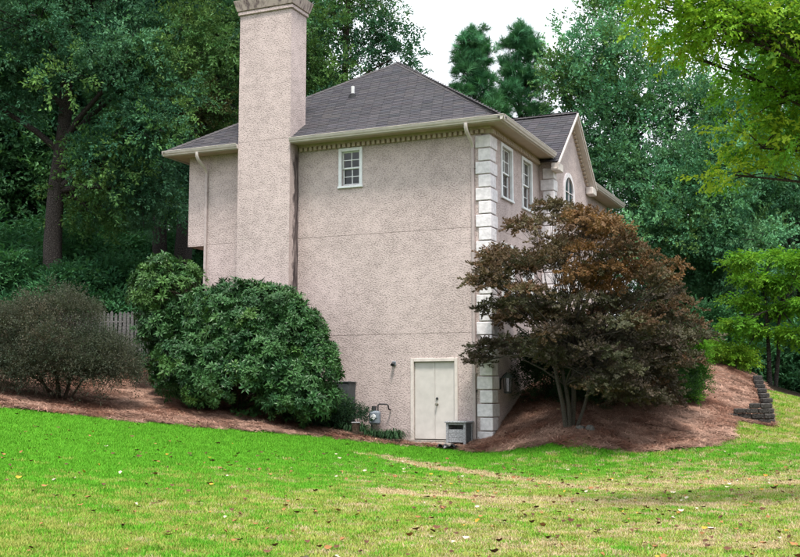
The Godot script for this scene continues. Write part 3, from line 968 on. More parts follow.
	var cd := put(t, "door", mb.mesh(M.slate_box))
	mb = MB.new()
	mb.bevel(Vector3(0.45, 0.5, 0.439), Vector3(0.48, 0.64, 0.46), 0.004)
	put(cd, "handle", mb.mesh(M.pipe_dark))
	# white riser above the cabinet
	t = thing("electric_riser", "short white conduit on the wall above the slate cabinet", "conduit", on_house(Vector3(-4.3, uy - 0.09 + 1.17, 0.0)), HOUSE_TURN)
	mb = MB.new()
	mb.tube([Vector3(0, -0.05, 0.05), Vector3(0, 0.30, 0.05), Vector3(0, 0.36, 0.0)], [0.035, 0.035, 0.035], 9)
	put(t, "pipe", mb.mesh(M.pvc))
	# gas meter
	var gp := on_house(Vector3(-3.15, 0, 0.02))
	var gy := ground(gp.x, -gp.z)
	t = thing("gas_meter", "blue grey gas meter with bent pipes among the grassy clumps", "meter", Vector3(gp.x, gy, gp.z), HOUSE_TURN)
	mb = MB.new()
	mb.bevel(Vector3(-0.15, 0.30, 0.08), Vector3(0.15, 0.66, 0.26), 0.05)
	var body := put(t, "body", mb.mesh(M.meter_grey))
	mb = MB.new()
	mb.tube([Vector3(0, 0.50, 0.255), Vector3(0, 0.50, 0.285)], [0.075, 0.07], 14)
	put(body, "dial", mb.mesh(M.white_frame))
	mb = MB.new()
	mb.tube([Vector3(-0.09, -0.1, 0.17), Vector3(-0.09, 0.31, 0.17)], [0.022, 0.022], 8)
	mb.tube([Vector3(0.09, 0.64, 0.17), Vector3(0.09, 0.80, 0.17), Vector3(0.12, 0.83, 0.17), Vector3(0.34, 0.83, 0.17), Vector3(0.37, 0.80, 0.15), Vector3(0.37, 0.70, 0.10), Vector3(0.37, 0.68, 0.0)], [0.02, 0.02, 0.02, 0.02, 0.02, 0.02, 0.02], 8)
	mb.tube([Vector3(-0.02, 0.64, 0.17), Vector3(-0.02, 0.78, 0.17)], [0.05, 0.07], 10)
	put(t, "pipe", mb.mesh(M.pipe_dark))
	# old timbers edging the bed
	for q in [[-3.45, 1.25, 0.95, 0.02], [-2.3, 1.08, 0.55, 0.1]]:
		var tp := on_house(Vector3(q[0], 0, q[1]))
		t = thing("landscape_timber", "old dark timber edging the bed left of the door" if q[2] > 0.7 else "short rotten timber end lying nearest the door pad", "timber", Vector3(tp.x, ground(tp.x, -tp.z) - 0.02, tp.z), HOUSE_TURN + q[3])
		mb = MB.new()
		mb.bevel(Vector3(-q[2] / 2, 0, -0.07), Vector3(q[2] / 2, 0.14, 0.07), 0.02)
		put(t, "beam", mb.mesh(M.old_timber))
	var pp := on_house(Vector3(-3.1, 0, 1.42))
	t = thing("timber_post", "stubby weathered timber post standing before the gas meter", "post", Vector3(pp.x, ground(pp.x, -pp.z) - 0.05, pp.z), HOUSE_TURN)
	mb = MB.new()
	mb.bevel(Vector3(-0.075, 0, -0.07), Vector3(0.075, 0.44, 0.07), 0.015)
	put(t, "shaft", mb.mesh(M.old_timber))
	mb = MB.new()
	mb.bevel(Vector3(-0.09, 0.441, -0.08), Vector3(0.09, 0.47, 0.08), 0.01)
	put(t, "cap", mb.mesh(M.grey_wood))

# ---------------------------------------------------------------- ground
var patch_noise := noise(0.16, 71, 3)
var fine_noise := noise(0.9, 72, 2)
var dry_paths := []   # worn strips: [a, b, half width] in (x, distance)

func line_gap(p: Vector2, a: Vector2, b: Vector2) -> float:
	var t := clampf((p - a).dot(b - a) / (b - a).length_squared(), 0.0, 1.0)
	return p.distance_to(a.lerp(b, t))

func lawn_mix(x: float, d: float) -> Vector2:
	# how yellow (x) and how straw coloured (y) the turf is at a place
	var n := patch_noise.get_noise_2d(x * 1.5, d * 1.7)
	var m := fine_noise.get_noise_2d(x * 1.6, d * 1.6)
	var far := lawn_edge(minf(x, 7.0)) - d
	var old := smoothstep(2.5, 13.0, far + n * 2.0 + m * 1.3 + clampf(x, -6.0, 5.0) * 1.05)
	var yellow := old * clampf(0.95 + n * 0.5 + m * 0.3, 0.0, 1.0)
	var straw := old * clampf((0.24 + n * 0.4 + m * 0.45 + x * 0.03) * smoothstep(-6.0, 2.0, x), 0.0, 0.65)
	if x > 6.5:
		var hill := smoothstep(24.3, 26.2, d + (x - 7.5) * 0.2 + n)
		yellow = maxf(yellow, hill * clampf(0.95 + n * 0.3 + m * 0.2, 0.0, 1.0))
		straw = maxf(straw, hill * clampf(0.22 + m * 0.5, 0.0, 0.6))
	for q in dry_paths:
		var g := line_gap(Vector2(x, d), q[0], q[1])
		var s := smoothstep(q[2] * 1.35, q[2] * 0.1, g + m * 0.3 + n * 0.25)
		straw = maxf(straw, s * 0.95)
		yellow = maxf(yellow, s * 0.9)
	return Vector2(yellow, straw)

func heap(x: float, d: float) -> float:
	# loose straw lies in small heaps
	return 0.07 * patch_noise.get_noise_2d(x * 9.0, d * 9.0) + 0.07 * patch_noise.get_noise_2d(x * 3.5 + 50.0, d * 3.5)

func lawn_color(x: float, d: float) -> Color:
	var k := lawn_mix(x, d)
	return Color(0.08, 0.34, 0.016).lerp(Color(0.25, 0.29, 0.06), k.x).lerp(Color(0.42, 0.34, 0.19), k.y)

func sheet(called: String, m: Material, x0: float, x1: float, d0: float, d1: float, step: float, lift: float, keep: Callable, tint: Callable, loose := false) -> void:
	var mb := MB.new()
	var nx := int(round((x1 - x0) / step))
	var nd := int(round((d1 - d0) / step))
	var v := PackedVector3Array()
	var c := PackedColorArray()
	var uv := PackedVector2Array()
	var nrm := PackedVector3Array()
	var idx := PackedInt32Array()
	for j in nd + 1:
		for i in nx + 1:
			var x := x0 + i * step
			var d := d0 + j * step
			var y := ground(x, d)
			v.append(Vector3(x, y + lift + (maxf(0.0, heap(x, d)) if loose else 0.0), -d))
			c.append(tint.call(x, d))
			uv.append(Vector2(x, d))
			nrm.append(Vector3(y - ground(x + 0.3, d), 0.3, ground(x, d + 0.3) - y).normalized())
	for j in nd:
		for i in nx:
			if not keep.call(x0 + (i + 0.5) * step, d0 + (j + 0.5) * step): continue
			var a := j * (nx + 1) + i
			for q in [a, a + nx + 1, a + 1, a + 1, a + nx + 1, a + nx + 2]: idx.append(q)
	var arr := []
	arr.resize(Mesh.ARRAY_MAX)
	arr[Mesh.ARRAY_VERTEX] = v; arr[Mesh.ARRAY_NORMAL] = nrm; arr[Mesh.ARRAY_TEX_UV] = uv; arr[Mesh.ARRAY_COLOR] = c; arr[Mesh.ARRAY_INDEX] = idx
	var am := ArrayMesh.new()
	am.add_surface_from_arrays(Mesh.PRIMITIVE_TRIANGLES, arr)
	am.surface_set_material(0, m)
	setting(called, am)

func in_left_bed(x: float, d: float) -> bool:
	var q := house_inv * Vector3(x, 0.0, -d)
	if q.x > -2.32 and q.x < -0.8 and q.z < 0.68: return false
	return x < 2.2 and d > lawn_edge(x) - 0.1 and d < 33.5 + 0.1 * x and not in_house(Vector3(x, 0.6, -d), -0.1)
func in_right_bed(x: float, d: float) -> bool:
	return x >= 2.0 and x < 11.2 and d > lawn_edge(x) - 0.1 and d < 36.0 and not in_house(Vector3(x, 0.6, -d), -0.1)

func build_ground() -> void:
	for q in [[380, 459, 24.4, 470, 468, 22.2], [470, 468, 22.2, 620, 489, 18.2], [640, 476, 20.3, 860, 482, 19.2], [400, 497, 16.6, 520, 503, 15.9], [560, 500, 16.2, 700, 505, 15.5]]:
		dry_paths.append([Vector2((q[0] - 400) / FOCAL * q[2], q[2]), Vector2((q[3] - 400) / FOCAL * q[5], q[5]), 0.5 if q[1] < 470 else 0.65])
	# bare forest floor out to the horizon
	var xs := [-500.0, -250.0, -120.0, -70.0, -45.0, -33.0]
	var ds := [-400.0, -150.0, -60.0, -25.0]
	var x := -26.0
	while x < 26.1:
		xs.append(x); x += 0.8
	xs.append_array([33.0, 45.0, 70.0, 120.0, 250.0, 500.0])
	var d := -10.0
	while d < 75.9:
		ds.append(d); d += 0.8
	ds.append_array([90.0, 120.0, 180.0, 300.0, 600.0])
	var mb := MB.new()
	for j in ds.size() - 1:
		for i in xs.size() - 1:
			var p := [on_ground(xs[i], ds[j], -0.1), on_ground(xs[i + 1], ds[j], -0.1), on_ground(xs[i + 1], ds[j + 1], -0.1), on_ground(xs[i], ds[j + 1], -0.1)]
			mb.quad(p[0], p[1], p[2], p[3])
	setting("ground", mb.mesh(M.soil))
	sheet("lawn", M.turf, -25.6, 25.6, -9.6, 33.6, 0.2, 0.0, func(a, b): return b < lawn_edge(a) + 0.15, func(a, b): return lawn_color(a, b) * 0.8)
	var straw_tint := func(a, b): return Color(0.085, 0.042, 0.028).lerp(Color(0.13, 0.07, 0.047), clampf(0.5 + patch_noise.get_noise_2d(a * 2.0, b * 2.0), 0.0, 1.0))
	sheet("left_bed", M.straw_floor, -20.0, 2.4, 19.6, 34.0, 0.2, 0.03, in_left_bed, straw_tint, true)
	sheet("right_bed", M.straw_floor, 1.8, 11.4, 24.0, 36.2, 0.2, 0.031, in_right_bed, straw_tint, true)

func blade(mb: MB, at: Vector3, dir: float, lean: float, hgt: float, w: float) -> void:
	var f := Vector3(cos(dir), 0, sin(dir))
	var s := Vector3(-sin(dir), 0, cos(dir)) * w
	var m := at + f * lean * 0.35 + Vector3.UP * hgt * 0.6
	var t := at + f * lean + Vector3.UP * hgt
	mb.quad(at - s, at + s, m + s * 0.8, m - s * 0.8)
	mb.tri(m - s * 0.8, m + s * 0.8, t)

func build_grass() -> void:
	rng.seed = 501
	var mb := MB.new()
	for k in 84:
		var a := rng.randf() * TAU
		var q := rng.randf_range(0.72, 1.25)
		mb.col = Color(q * rng.randf_range(0.85, 1.25), q, q)
		blade(mb, Vector3(cos(a), 0, sin(a)) * sqrt(rng.randf()) * 0.10, rng.randf() * TAU, rng.randf_range(0.01, 0.045), rng.randf_range(0.025, 0.06), rng.randf_range(0.0028, 0.005))
	var tuft := mb.mesh(M.grass)
	var buf := PackedFloat32Array()
	# even strips of ground; wider spacing with distance, where single blades cannot be seen
	var d := 6.0
	while d < 33.5:
		var step := clampf(0.066 + (d - 9.0) * 0.0028, 0.066, 0.115)
		var half := d * 0.45 + 1.2
		var x := -half
		while x < half:
			var px := x + rng.randf_range(-0.5, 0.5) * step
			var pd := d + rng.randf_range(-0.5, 0.5) * step
			x += step
			var le := lawn_edge(px) + 0.07 * sin(px * 3.1) + 0.05 * sin(px * 7.7 + 1.0)
			if pd > le: continue
			var k := lawn_mix(px, pd)
			if rng.randf() < k.y * 0.4: continue
			var c := Color(0.112, 0.33, 0.025)
			if rng.randf() < k.y: c = Color(0.50, 0.40, 0.24)
			elif rng.randf() < k.x: c = Color(0.315, 0.355, 0.085) if rng.randf() < 0.75 else Color(0.16, 0.35, 0.03)
			c = c * rng.randf_range(0.8, 1.2)
			var s := rng.randf_range(0.85, 1.2) * clampf(step / 0.075, 1.0, 1.3)
			var sx := ground(px + 0.5, pd) - ground(px - 0.5, pd)
			var sd := ground(px, pd + 0.5) - ground(px, pd - 0.5)
			var r := Vector3(1, sx, 0).normalized()
			var up := Vector3(-sx, 1, sd).normalized()
			var b := Basis(r, up, r.cross(up)) * Basis(Vector3.UP, rng.randf() * TAU).scaled(Vector3(s, s * rng.randf_range(0.7, 1.1) * (1.0 - 0.35 * k.y), s))
			add_copy(buf, Transform3D(b, on_ground(px, pd, -0.004)), c)
		d += step
	var g := scatter(self, "lawn_grass", tuft, buf)
	tag(g, "short mown grass, vivid green turning to straw yellow", "grass")
	print("grass ", buf.size() / 16)

func build_straw() -> void:
	# pine straw: loose needles lying over the beds
	rng.seed = 502
	var mb := MB.new()
	for k in 22:
		var a := rng.randf() * TAU
		var p := Vector3(rng.randf_range(-0.1, 0.1), rng.randf_range(0.0, 0.025), rng.randf_range(-0.1, 0.1))
		var f := Vector3(cos(a), rng.randf_range(-0.1, 0.35), sin(a)) * rng.randf_range(0.07, 0.14)
		var s := Vector3(-sin(a), 0, cos(a)) * 0.0055
		var bow := Vector3(-sin(a), 0.2, cos(a)) * rng.randf_range(-0.02, 0.02)
		mb.col = Color(1, 1, 1) * rng.randf_range(0.6, 1.35)
		mb.quad(p - f - s, p - f + s, p + bow + s, p + bow - s)
		mb.quad(p + bow - s, p + bow + s, p + f + s * 0.5, p + f - s * 0.5)
	var bunch := mb.mesh(M.straw)
	for bed in [["left_pine_straw", -14.0, 2.2, 21.0, 33.4, 0.075], ["right_pine_straw", 2.0, 11.2, 24.8, 35.8, 0.065]]:
		var buf := PackedFloat32Array()
		var d: float = bed[3]
		while d < bed[4]:
			var x: float = bed[1]
			while x < bed[2]:
				var px: float = x + rng.randf_range(-0.6, 0.6) * bed[5]
				var pd: float = d + rng.randf_range(-0.6, 0.6) * bed[5]
				x += bed[5]
				var inside := in_left_bed(px, pd) if bed[1] < 0.0 else in_right_bed(px, pd)
				if in_house(Vector3(px, 0.8, -pd), 0.02): continue
				if not inside and not (pd < lawn_edge(px) and pd > lawn_edge(px) - 0.6 * rng.randf() and px < 8.0 and rng.randf() < 0.6): continue
				var n := patch_noise.get_noise_2d(px * 3.0, pd * 3.0)
				var c := Color(0.17, 0.076, 0.05).lerp(Color(0.43, 0.27, 0.205), clampf(0.45 + n * 0.8 + rng.randf_range(-0.5, 0.5), 0.0, 1.0)) * rng.randf_range(0.5, 1.25)
				var sx := (ground(px + 0.2, pd) - ground(px - 0.2, pd)) / 0.4
				var sd := (ground(px, pd + 0.2) - ground(px, pd - 0.2)) / 0.4
				var up := Vector3(-sx, 1, sd).normalized()
				var r := Vector3(1, sx, 0).normalized()
				var b := Basis(r, up, r.cross(up)) * Basis(Vector3.UP, rng.randf() * TAU).scaled(Vector3.ONE * rng.randf_range(0.8, 1.3))
				add_copy(buf, Transform3D(b, on_ground(px, pd, 0.03 + maxf(0.0, heap(px, pd)) + rng.randf() * 0.02)), c)
			d += bed[5]
		var o := scatter(self, bed[0], bunch, buf)
		tag(o, "reddish brown pine straw spread over the bed under the %s" % ("glossy shrub and fence" if bed[1] < 0.0 else "red maple and retaining wall"), "pine straw")
		print("straw ", buf.size() / 16)

func build_fallen_leaves() -> void:
	rng.seed = 503
	var mb := MB.new()
	# a curled dry leaf
	var pts := [Vector3(-0.04, 0.012, 0), Vector3(-0.012, 0.0, 0.026), Vector3(0.02, 0.004, 0.02), Vector3(0.045, 0.02, 0.0), Vector3(0.018, 0.006, -0.022), Vector3(-0.014, 0.014, -0.027)]
	for k in 6:
		mb.tri(Vector3(0, -0.002, 0), pts[(k + 1) % 6], pts[k])
	var leaf := mb.mesh(M.dead_leaf)
	var buf := PackedFloat32Array()
	for k in 1500:
		var d := 8.0 + 20.0 * pow(rng.randf(), 0.75)
		var x := rng.randf_range(-0.48, 0.48) * d
		if rng.randf() < 0.35: x = absf(x)
		if d > lawn_edge(x) + (1.0 if rng.randf() < 0.3 else 0.0): continue
		if lawn_edge(minf(x, 7.0)) - d < 3.0 and rng.randf() < 0.75: continue
		var r := rng.randf()
		var c := Color(0.10, 0.045, 0.025)
		if r > 0.50: c = Color(0.26, 0.12, 0.045)
		if r > 0.82: c = Color(0.50, 0.42, 0.32)
		if r > 0.93: c = Color(0.42, 0.24, 0.03)
		var b := Basis(Vector3.UP, rng.randf() * TAU) * Basis(Vector3.RIGHT, rng.randf_range(-0.7, 0.7))
		add_copy(buf, Transform3D(b.scaled(Vector3.ONE * rng.randf_range(0.6, 1.25)), on_ground(x, d, 0.055)), c * rng.randf_range(0.7, 1.2))
	for k in 420:
		# more of them on the straw beds
		var x := rng.randf_range(-12.0, 10.5)
		var d := lawn_edge(x) + rng.randf_range(0.0, 4.0)
		if not (in_left_bed(x, d) or in_right_bed(x, d)): continue
		var b := Basis(Vector3.UP, rng.randf() * TAU) * Basis(Vector3.RIGHT, rng.randf_range(-0.7, 0.7))
		var c := Color(0.09, 0.045, 0.028) if rng.randf() < 0.6 else Color(0.36, 0.25, 0.15)
		add_copy(buf, Transform3D(b.scaled(Vector3.ONE * rng.randf_range(0.7, 1.3)), on_ground(x, d, 0.08 + maxf(0.0, heap(x, d)))), c * rng.randf_range(0.7, 1.2))
	var o := scatter(self, "fallen_leaves", leaf, buf)
	tag(o, "brown and pale dry leaves strewn over lawn and beds", "leaves")

# ---------------------------------------------------------------- plants
func leaf_face(mb: MB, at: Vector3, dir: Vector3, up: Vector3, L: float, W: float, droop := 0.15) -> void:
	# a leaf folded along its rib
	var s := dir.cross(up).normalized() * W * 0.5
	var m := at + dir * L * 0.45 - up * 0.0
	var t := at + dir * L - up * L * droop
	var f := up * W * 0.16
	mb.tri(at, m + s + f, t)
	mb.tri(at, t, m - s + f)

func lobed_face(mb: MB, at: Vector3, dir: Vector3, up: Vector3, L: float) -> void:
	# palmate leaf: five narrow lobes
	var s := dir.cross(up).normalized()
	for k in 5:
		var an := (k - 2) * 0.62
		var f := (dir * cos(an) + s * sin(an)).normalized()
		var g := f.cross(up).normalized() * L * 0.16
		var l := L * (1.0 - 0.13 * absf(k - 2))
		mb.tri(at, at + f * l * 0.5 + g, at + f * l - up * l * 0.15)
		mb.tri(at, at + f * l - up * l * 0.15, at + f * l * 0.5 - g)

func spray(leaves: int, length: float, L: float, W: float, flat: float, m: Material, sd: int, lobed := false) -> MB:
	# a leafy twig that starts at the origin and runs along +x
	var r := RandomNumberGenerator.new()
	r.seed = sd
	var mb := MB.new()
	for k in leaves:
		var t := (k + 0.6) / leaves
		var an := r.randf_range(0.4, 1.3) * (1 if k % 2 == 0 else -1)
		var roll := r.randf_range(-PI, PI) * (1.0 - flat)
		var at := Vector3(length * t, -length * 0.18 * t * t + r.randf_range(-0.2, 0.2) * length * (1.0 - flat), r.randf_range(-0.3, 0.3) * length)
		var dir := Vector3(cos(an), r.randf_range(-0.45, 0.15), sin(an)).rotated(Vector3.RIGHT, roll).normalized()
		var up := Vector3(r.randf_range(-0.4, 0.4), 1.0, r.randf_range(-0.4, 0.4)).rotated(Vector3.RIGHT, roll * 0.5)
		up = (up - dir * up.dot(dir)).normalized()
		var q := r.randf_range(0.72, 1.25)
		mb.col = Color(q * r.randf_range(0.9, 1.15), q, q * r.randf_range(0.85, 1.1))
		var k2 := r.randf_range(0.75, 1.2)
		if lobed: lobed_face(mb, at, dir, up, L * k2)
		else: leaf_face(mb, at, dir, up, L * k2, W * k2)
	mb.skin = m
	return mb

func whorl(leaves: int, L: float, W: float, m: Material, sd: int) -> MB:
	# rosette of long leaves round a shoot along +x, pale bud leaves in its middle
	var r := RandomNumberGenerator.new()
	r.seed = sd
	var mb := MB.new()
	for k in leaves + 3:
		var inner := k >= leaves
		var an := TAU * k / leaves + r.randf_range(-0.3, 0.3)
		var out := Vector3(0, cos(an), sin(an))
		var tip := (out * (0.45 if inner else 1.0) + Vector3.RIGHT * (1.0 if inner else r.randf_range(0.1, 0.75))).normalized()
		var up := (Vector3.RIGHT - tip * tip.x).normalized()
		var q := r.randf_range(0.7, 1.2)
		mb.col = Color(q, q, q)
		var k2 := r.randf_range(0.75, 1.15) * (0.55 if inner else 1.0)
		# bent twice so that the blade arches over
		var a := Vector3.RIGHT * r.randf_range(-0.05, 0.02)
		var b := a + tip * L * k2 * 0.55
		var c := b + (tip - Vector3.RIGHT * r.randf_range(0.2, 0.8)).normalized() * L * k2 * 0.5
		var s := tip.cross(up).normalized() * W * 0.5 * k2
		var f := up * W * 0.12
		mb.tri(a, b + s + f, b); mb.tri(a, b, b - s + f)
		mb.tri(b, b + s + f, c); mb.tri(b, c, b - s + f)
	mb.skin = m
	return mb

func needle_tuft(n: int, L: float, sd: int, w := 0.006) -> MB:
	var r := RandomNumberGenerator.new()
	r.seed = sd
	var mb := MB.new()
	for k in n:
		var dir := Vector3(r.randf_range(0.0, 1.0), r.randf_range(-0.75, 0.9), r.randf_range(-0.9, 0.9)).normalized()
		var s := dir.cross(Vector3(r.randf(), 1, r.randf())).normalized() * w
		var q := r.randf_range(0.7, 1.25)
		mb.col = Color(q, q, q)
		var at := Vector3(r.randf() * L * 0.7, 0, 0)
		mb.tri(at - s, at + s, at + dir * L * r.randf_range(0.7, 1.1))
	mb.skin = M.needle
	return mb

func rand_dir() -> Vector3:
	var y := rng.randf_range(-1.0, 1.0)
	var a := rng.randf() * TAU
	var k := sqrt(1.0 - y * y)
	return Vector3(cos(a) * k, y, sin(a) * k)

func lobe(px_x: float, px_y: float, d: float, rx: float, ry: float, rz: float, n: int, c := 0) -> Array:
	# part of a crown: centre where the picture shows it at the tree's own distance, radii in metres, number of clumps, colour set
	return [spot(px_x, px_y, d), Vector3(rx, ry, rz), n, c]

func plant(called: String, label: String, category: String, base: Vector3, o: Dictionary, group := "") -> Node3D:
	# o: height, radius (trunk), top (offset of its top), lobes, clump, per, leaf, bark, colors [[a, b], ...], size, up, sprig (thin twigs too), shell
	var t := thing(called, label, category, base, 0.0, group)
	var wood := MB.new()
	var H: float = o.get("height", 1.0)
	var R: float = o.get("radius", 0.1)
	var lean: Vector3 = o.get("top", Vector3.ZERO)
	var stems: Array = o.get("stems", [])
	var trunk := []
	var tr := []
	var n := 7
	for i in n + 1:
		var k := float(i) / n
		var p := Vector3(0, -0.25 + (H + 0.25) * k, 0) + lean * k * k + Vector3(rng.randf_range(-1, 1), 0, rng.randf_range(-1, 1)) * R * 0.35 * (1.0 if i > 0 else 0.0)
		trunk.append(p)
		tr.append(R * (1.0 - 0.62 * k) * (1.35 if i == 0 else 1.0))
	wood.tube(trunk, tr, 11 if R > 0.15 else 7)
	for s in stems:   # further trunks from the same foot: [offset of foot, offset of top, height, radius]
		wood.tube([s[0] + Vector3(0, -0.2, 0), s[0].lerp(s[1], 0.35) + Vector3(0.02, s[2] * 0.33, 0), s[0].lerp(s[1], 0.6) + Vector3(-0.03, s[2] * 0.66, 0.02), s[1] + Vector3(0, s[2], 0)], [s[3] * 1.2, s[3], s[3] * 0.8, s[3] * 0.5], 9)
	var clump: float = o.get("clump", 0.6)
	var per: int = o.get("per", 20)
	var size: Vector2 = o.get("size", Vector2(0.7, 1.3))
	var upness: float = o.get("up", 0.25)
	var shell: float = o.get("shell", 0.45)
	var flat: float = o.get("flat", 0.75)
	var tilt: float = o.get("tilt", 0.35)
	var colors: Array = o.colors
	var sprig: bool = o.get("sprig", true)
	# three clumps of leafy twigs, each used many times over at its own turn, size and tone
	var clumps := []
	var bufs := []
	for q in 3:
		var cm := MB.new()
		for z in per:
			var e := rand_dir()
			if e.y < -0.2 and rng.randf() < 0.5: e.y = -e.y
			var p := e * Vector3(clump, clump * flat, clump) * pow(rng.randf(), 0.5)
			var dir := (e + Vector3.UP * upness + rand_dir() * 0.45).normalized()
			var up := Vector3.UP + rand_dir() * 0.5
			up = (up - dir * up.dot(dir)).normalized()
			var s := rng.randf_range(0.8, 1.25)
			var tone := rng.randf_range(0.8, 1.2)
			cm.join(o.leaf, Transform3D(Basis(dir * s, up * s, dir.cross(up) * s), p), Color(tone * rng.randf_range(0.92, 1.1), tone, tone))
		clumps.append(cm.mesh(o.leaf.skin))
		bufs.append(PackedFloat32Array())
	for L in o.lobes:
		var ctr: Vector3 = L[0] - base
		var rad: Vector3 = L[1]
		# limb from the trunk to the heart of this lobe
		var hor := Vector2(ctr.x, ctr.z).length()
		var k0 := clampf((ctr.y - hor * 0.65) / H, o.get("lowest", 0.35), 0.98)
		var sidx := k0 * n
		var from: Vector3 = trunk[int(sidx)].lerp(trunk[mini(int(sidx) + 1, n)], sidx - int(sidx))
		if stems and rng.randf() < 0.6:
			var sm: Array = stems[rng.randi() % stems.size()]
			from = sm[0].lerp(sm[1], 0.8) + Vector3(0, sm[2] * 0.8, 0)
		var lr := R * 0.42 * (1.0 - 0.4 * k0)
		var mid := from.lerp(ctr, 0.5) + Vector3(rng.randf_range(-0.1, 0.1), 0.10, rng.randf_range(-0.1, 0.1)) * hor
		var limb := [from, from.lerp(mid, 0.5) + Vector3(0, 0.03 * hor, 0), mid, mid.lerp(ctr, 0.55) + rand_dir() * 0.04 * hor, ctr]
		wood.tube(limb, [lr, lr * 0.85, lr * 0.65, lr * 0.45, lr * 0.25], 6)
		for q in L[2]:
			var dv := rand_dir()
			if dv.y < -0.35 and rng.randf() < 0.6: dv.y = -dv.y
			var cc := ctr + dv * rad * (pow(rng.randf(), shell) * rng.randf_range(0.94, 1.1))
			var j := rng.randi_range(2, 3)
			var st: Vector3 = limb[j].lerp(limb[j + 1], rng.randf())
			var s := rng.randf_range(size.x, size.y)
			if in_house(cc + base, clump * s * 0.6): continue
			if cc.y + base.y < ground(cc.x + base.x, -(cc.z + base.z)) + 0.4 * clump * s: continue
			if sprig:
				var bm := st.lerp(cc, 0.55) + Vector3(rng.randf_range(-0.12, 0.12), 0.1, rng.randf_range(-0.12, 0.12)) * st.distance_to(cc)
				wood.tube([st, bm, cc], [lr * 0.26, lr * 0.17, lr * 0.07], 4, false)
			var cset: Array = colors[L[3] if rng.randf() < 0.82 else rng.randi() % mini(2, colors.size())]
			var ccol: Color = cset[0].lerp(cset[1], rng.randf()) * rng.randf_range(0.75, 1.25)
			var out := ((cc - ctr) / rad).normalized()
			var y := (Vector3.UP * (1.0 - tilt) + out * tilt + rand_dir() * 0.15).normalized()
			var x := Vector3(1, 0, 0.01).rotated(Vector3.UP, rng.randf() * TAU)
			x = (x - y * x.dot(y)).normalized()
			add_copy(bufs[rng.randi() % 3], Transform3D(Basis(x * s, y * s, x.cross(y) * s), cc), ccol)
	put(t, "trunk", wood.mesh(o.bark))
	for q in 3:
		if bufs[q].size(): scatter(t, o.get("crown_name", "crown"), clumps[q], bufs[q])
	return t

func copy_plant(src: Node3D, at: Vector3, turn: float, s: float, label := "", group := "") -> void:
	var c: Node3D = src.duplicate()
	c.name = numbered(String(src.name))
	add_child(c)
	c.position = at
	c.rotation.y = turn
	c.scale = Vector3.ONE * s
	if label: c.set_meta("label", label)
	if group: c.set_meta("group", group)

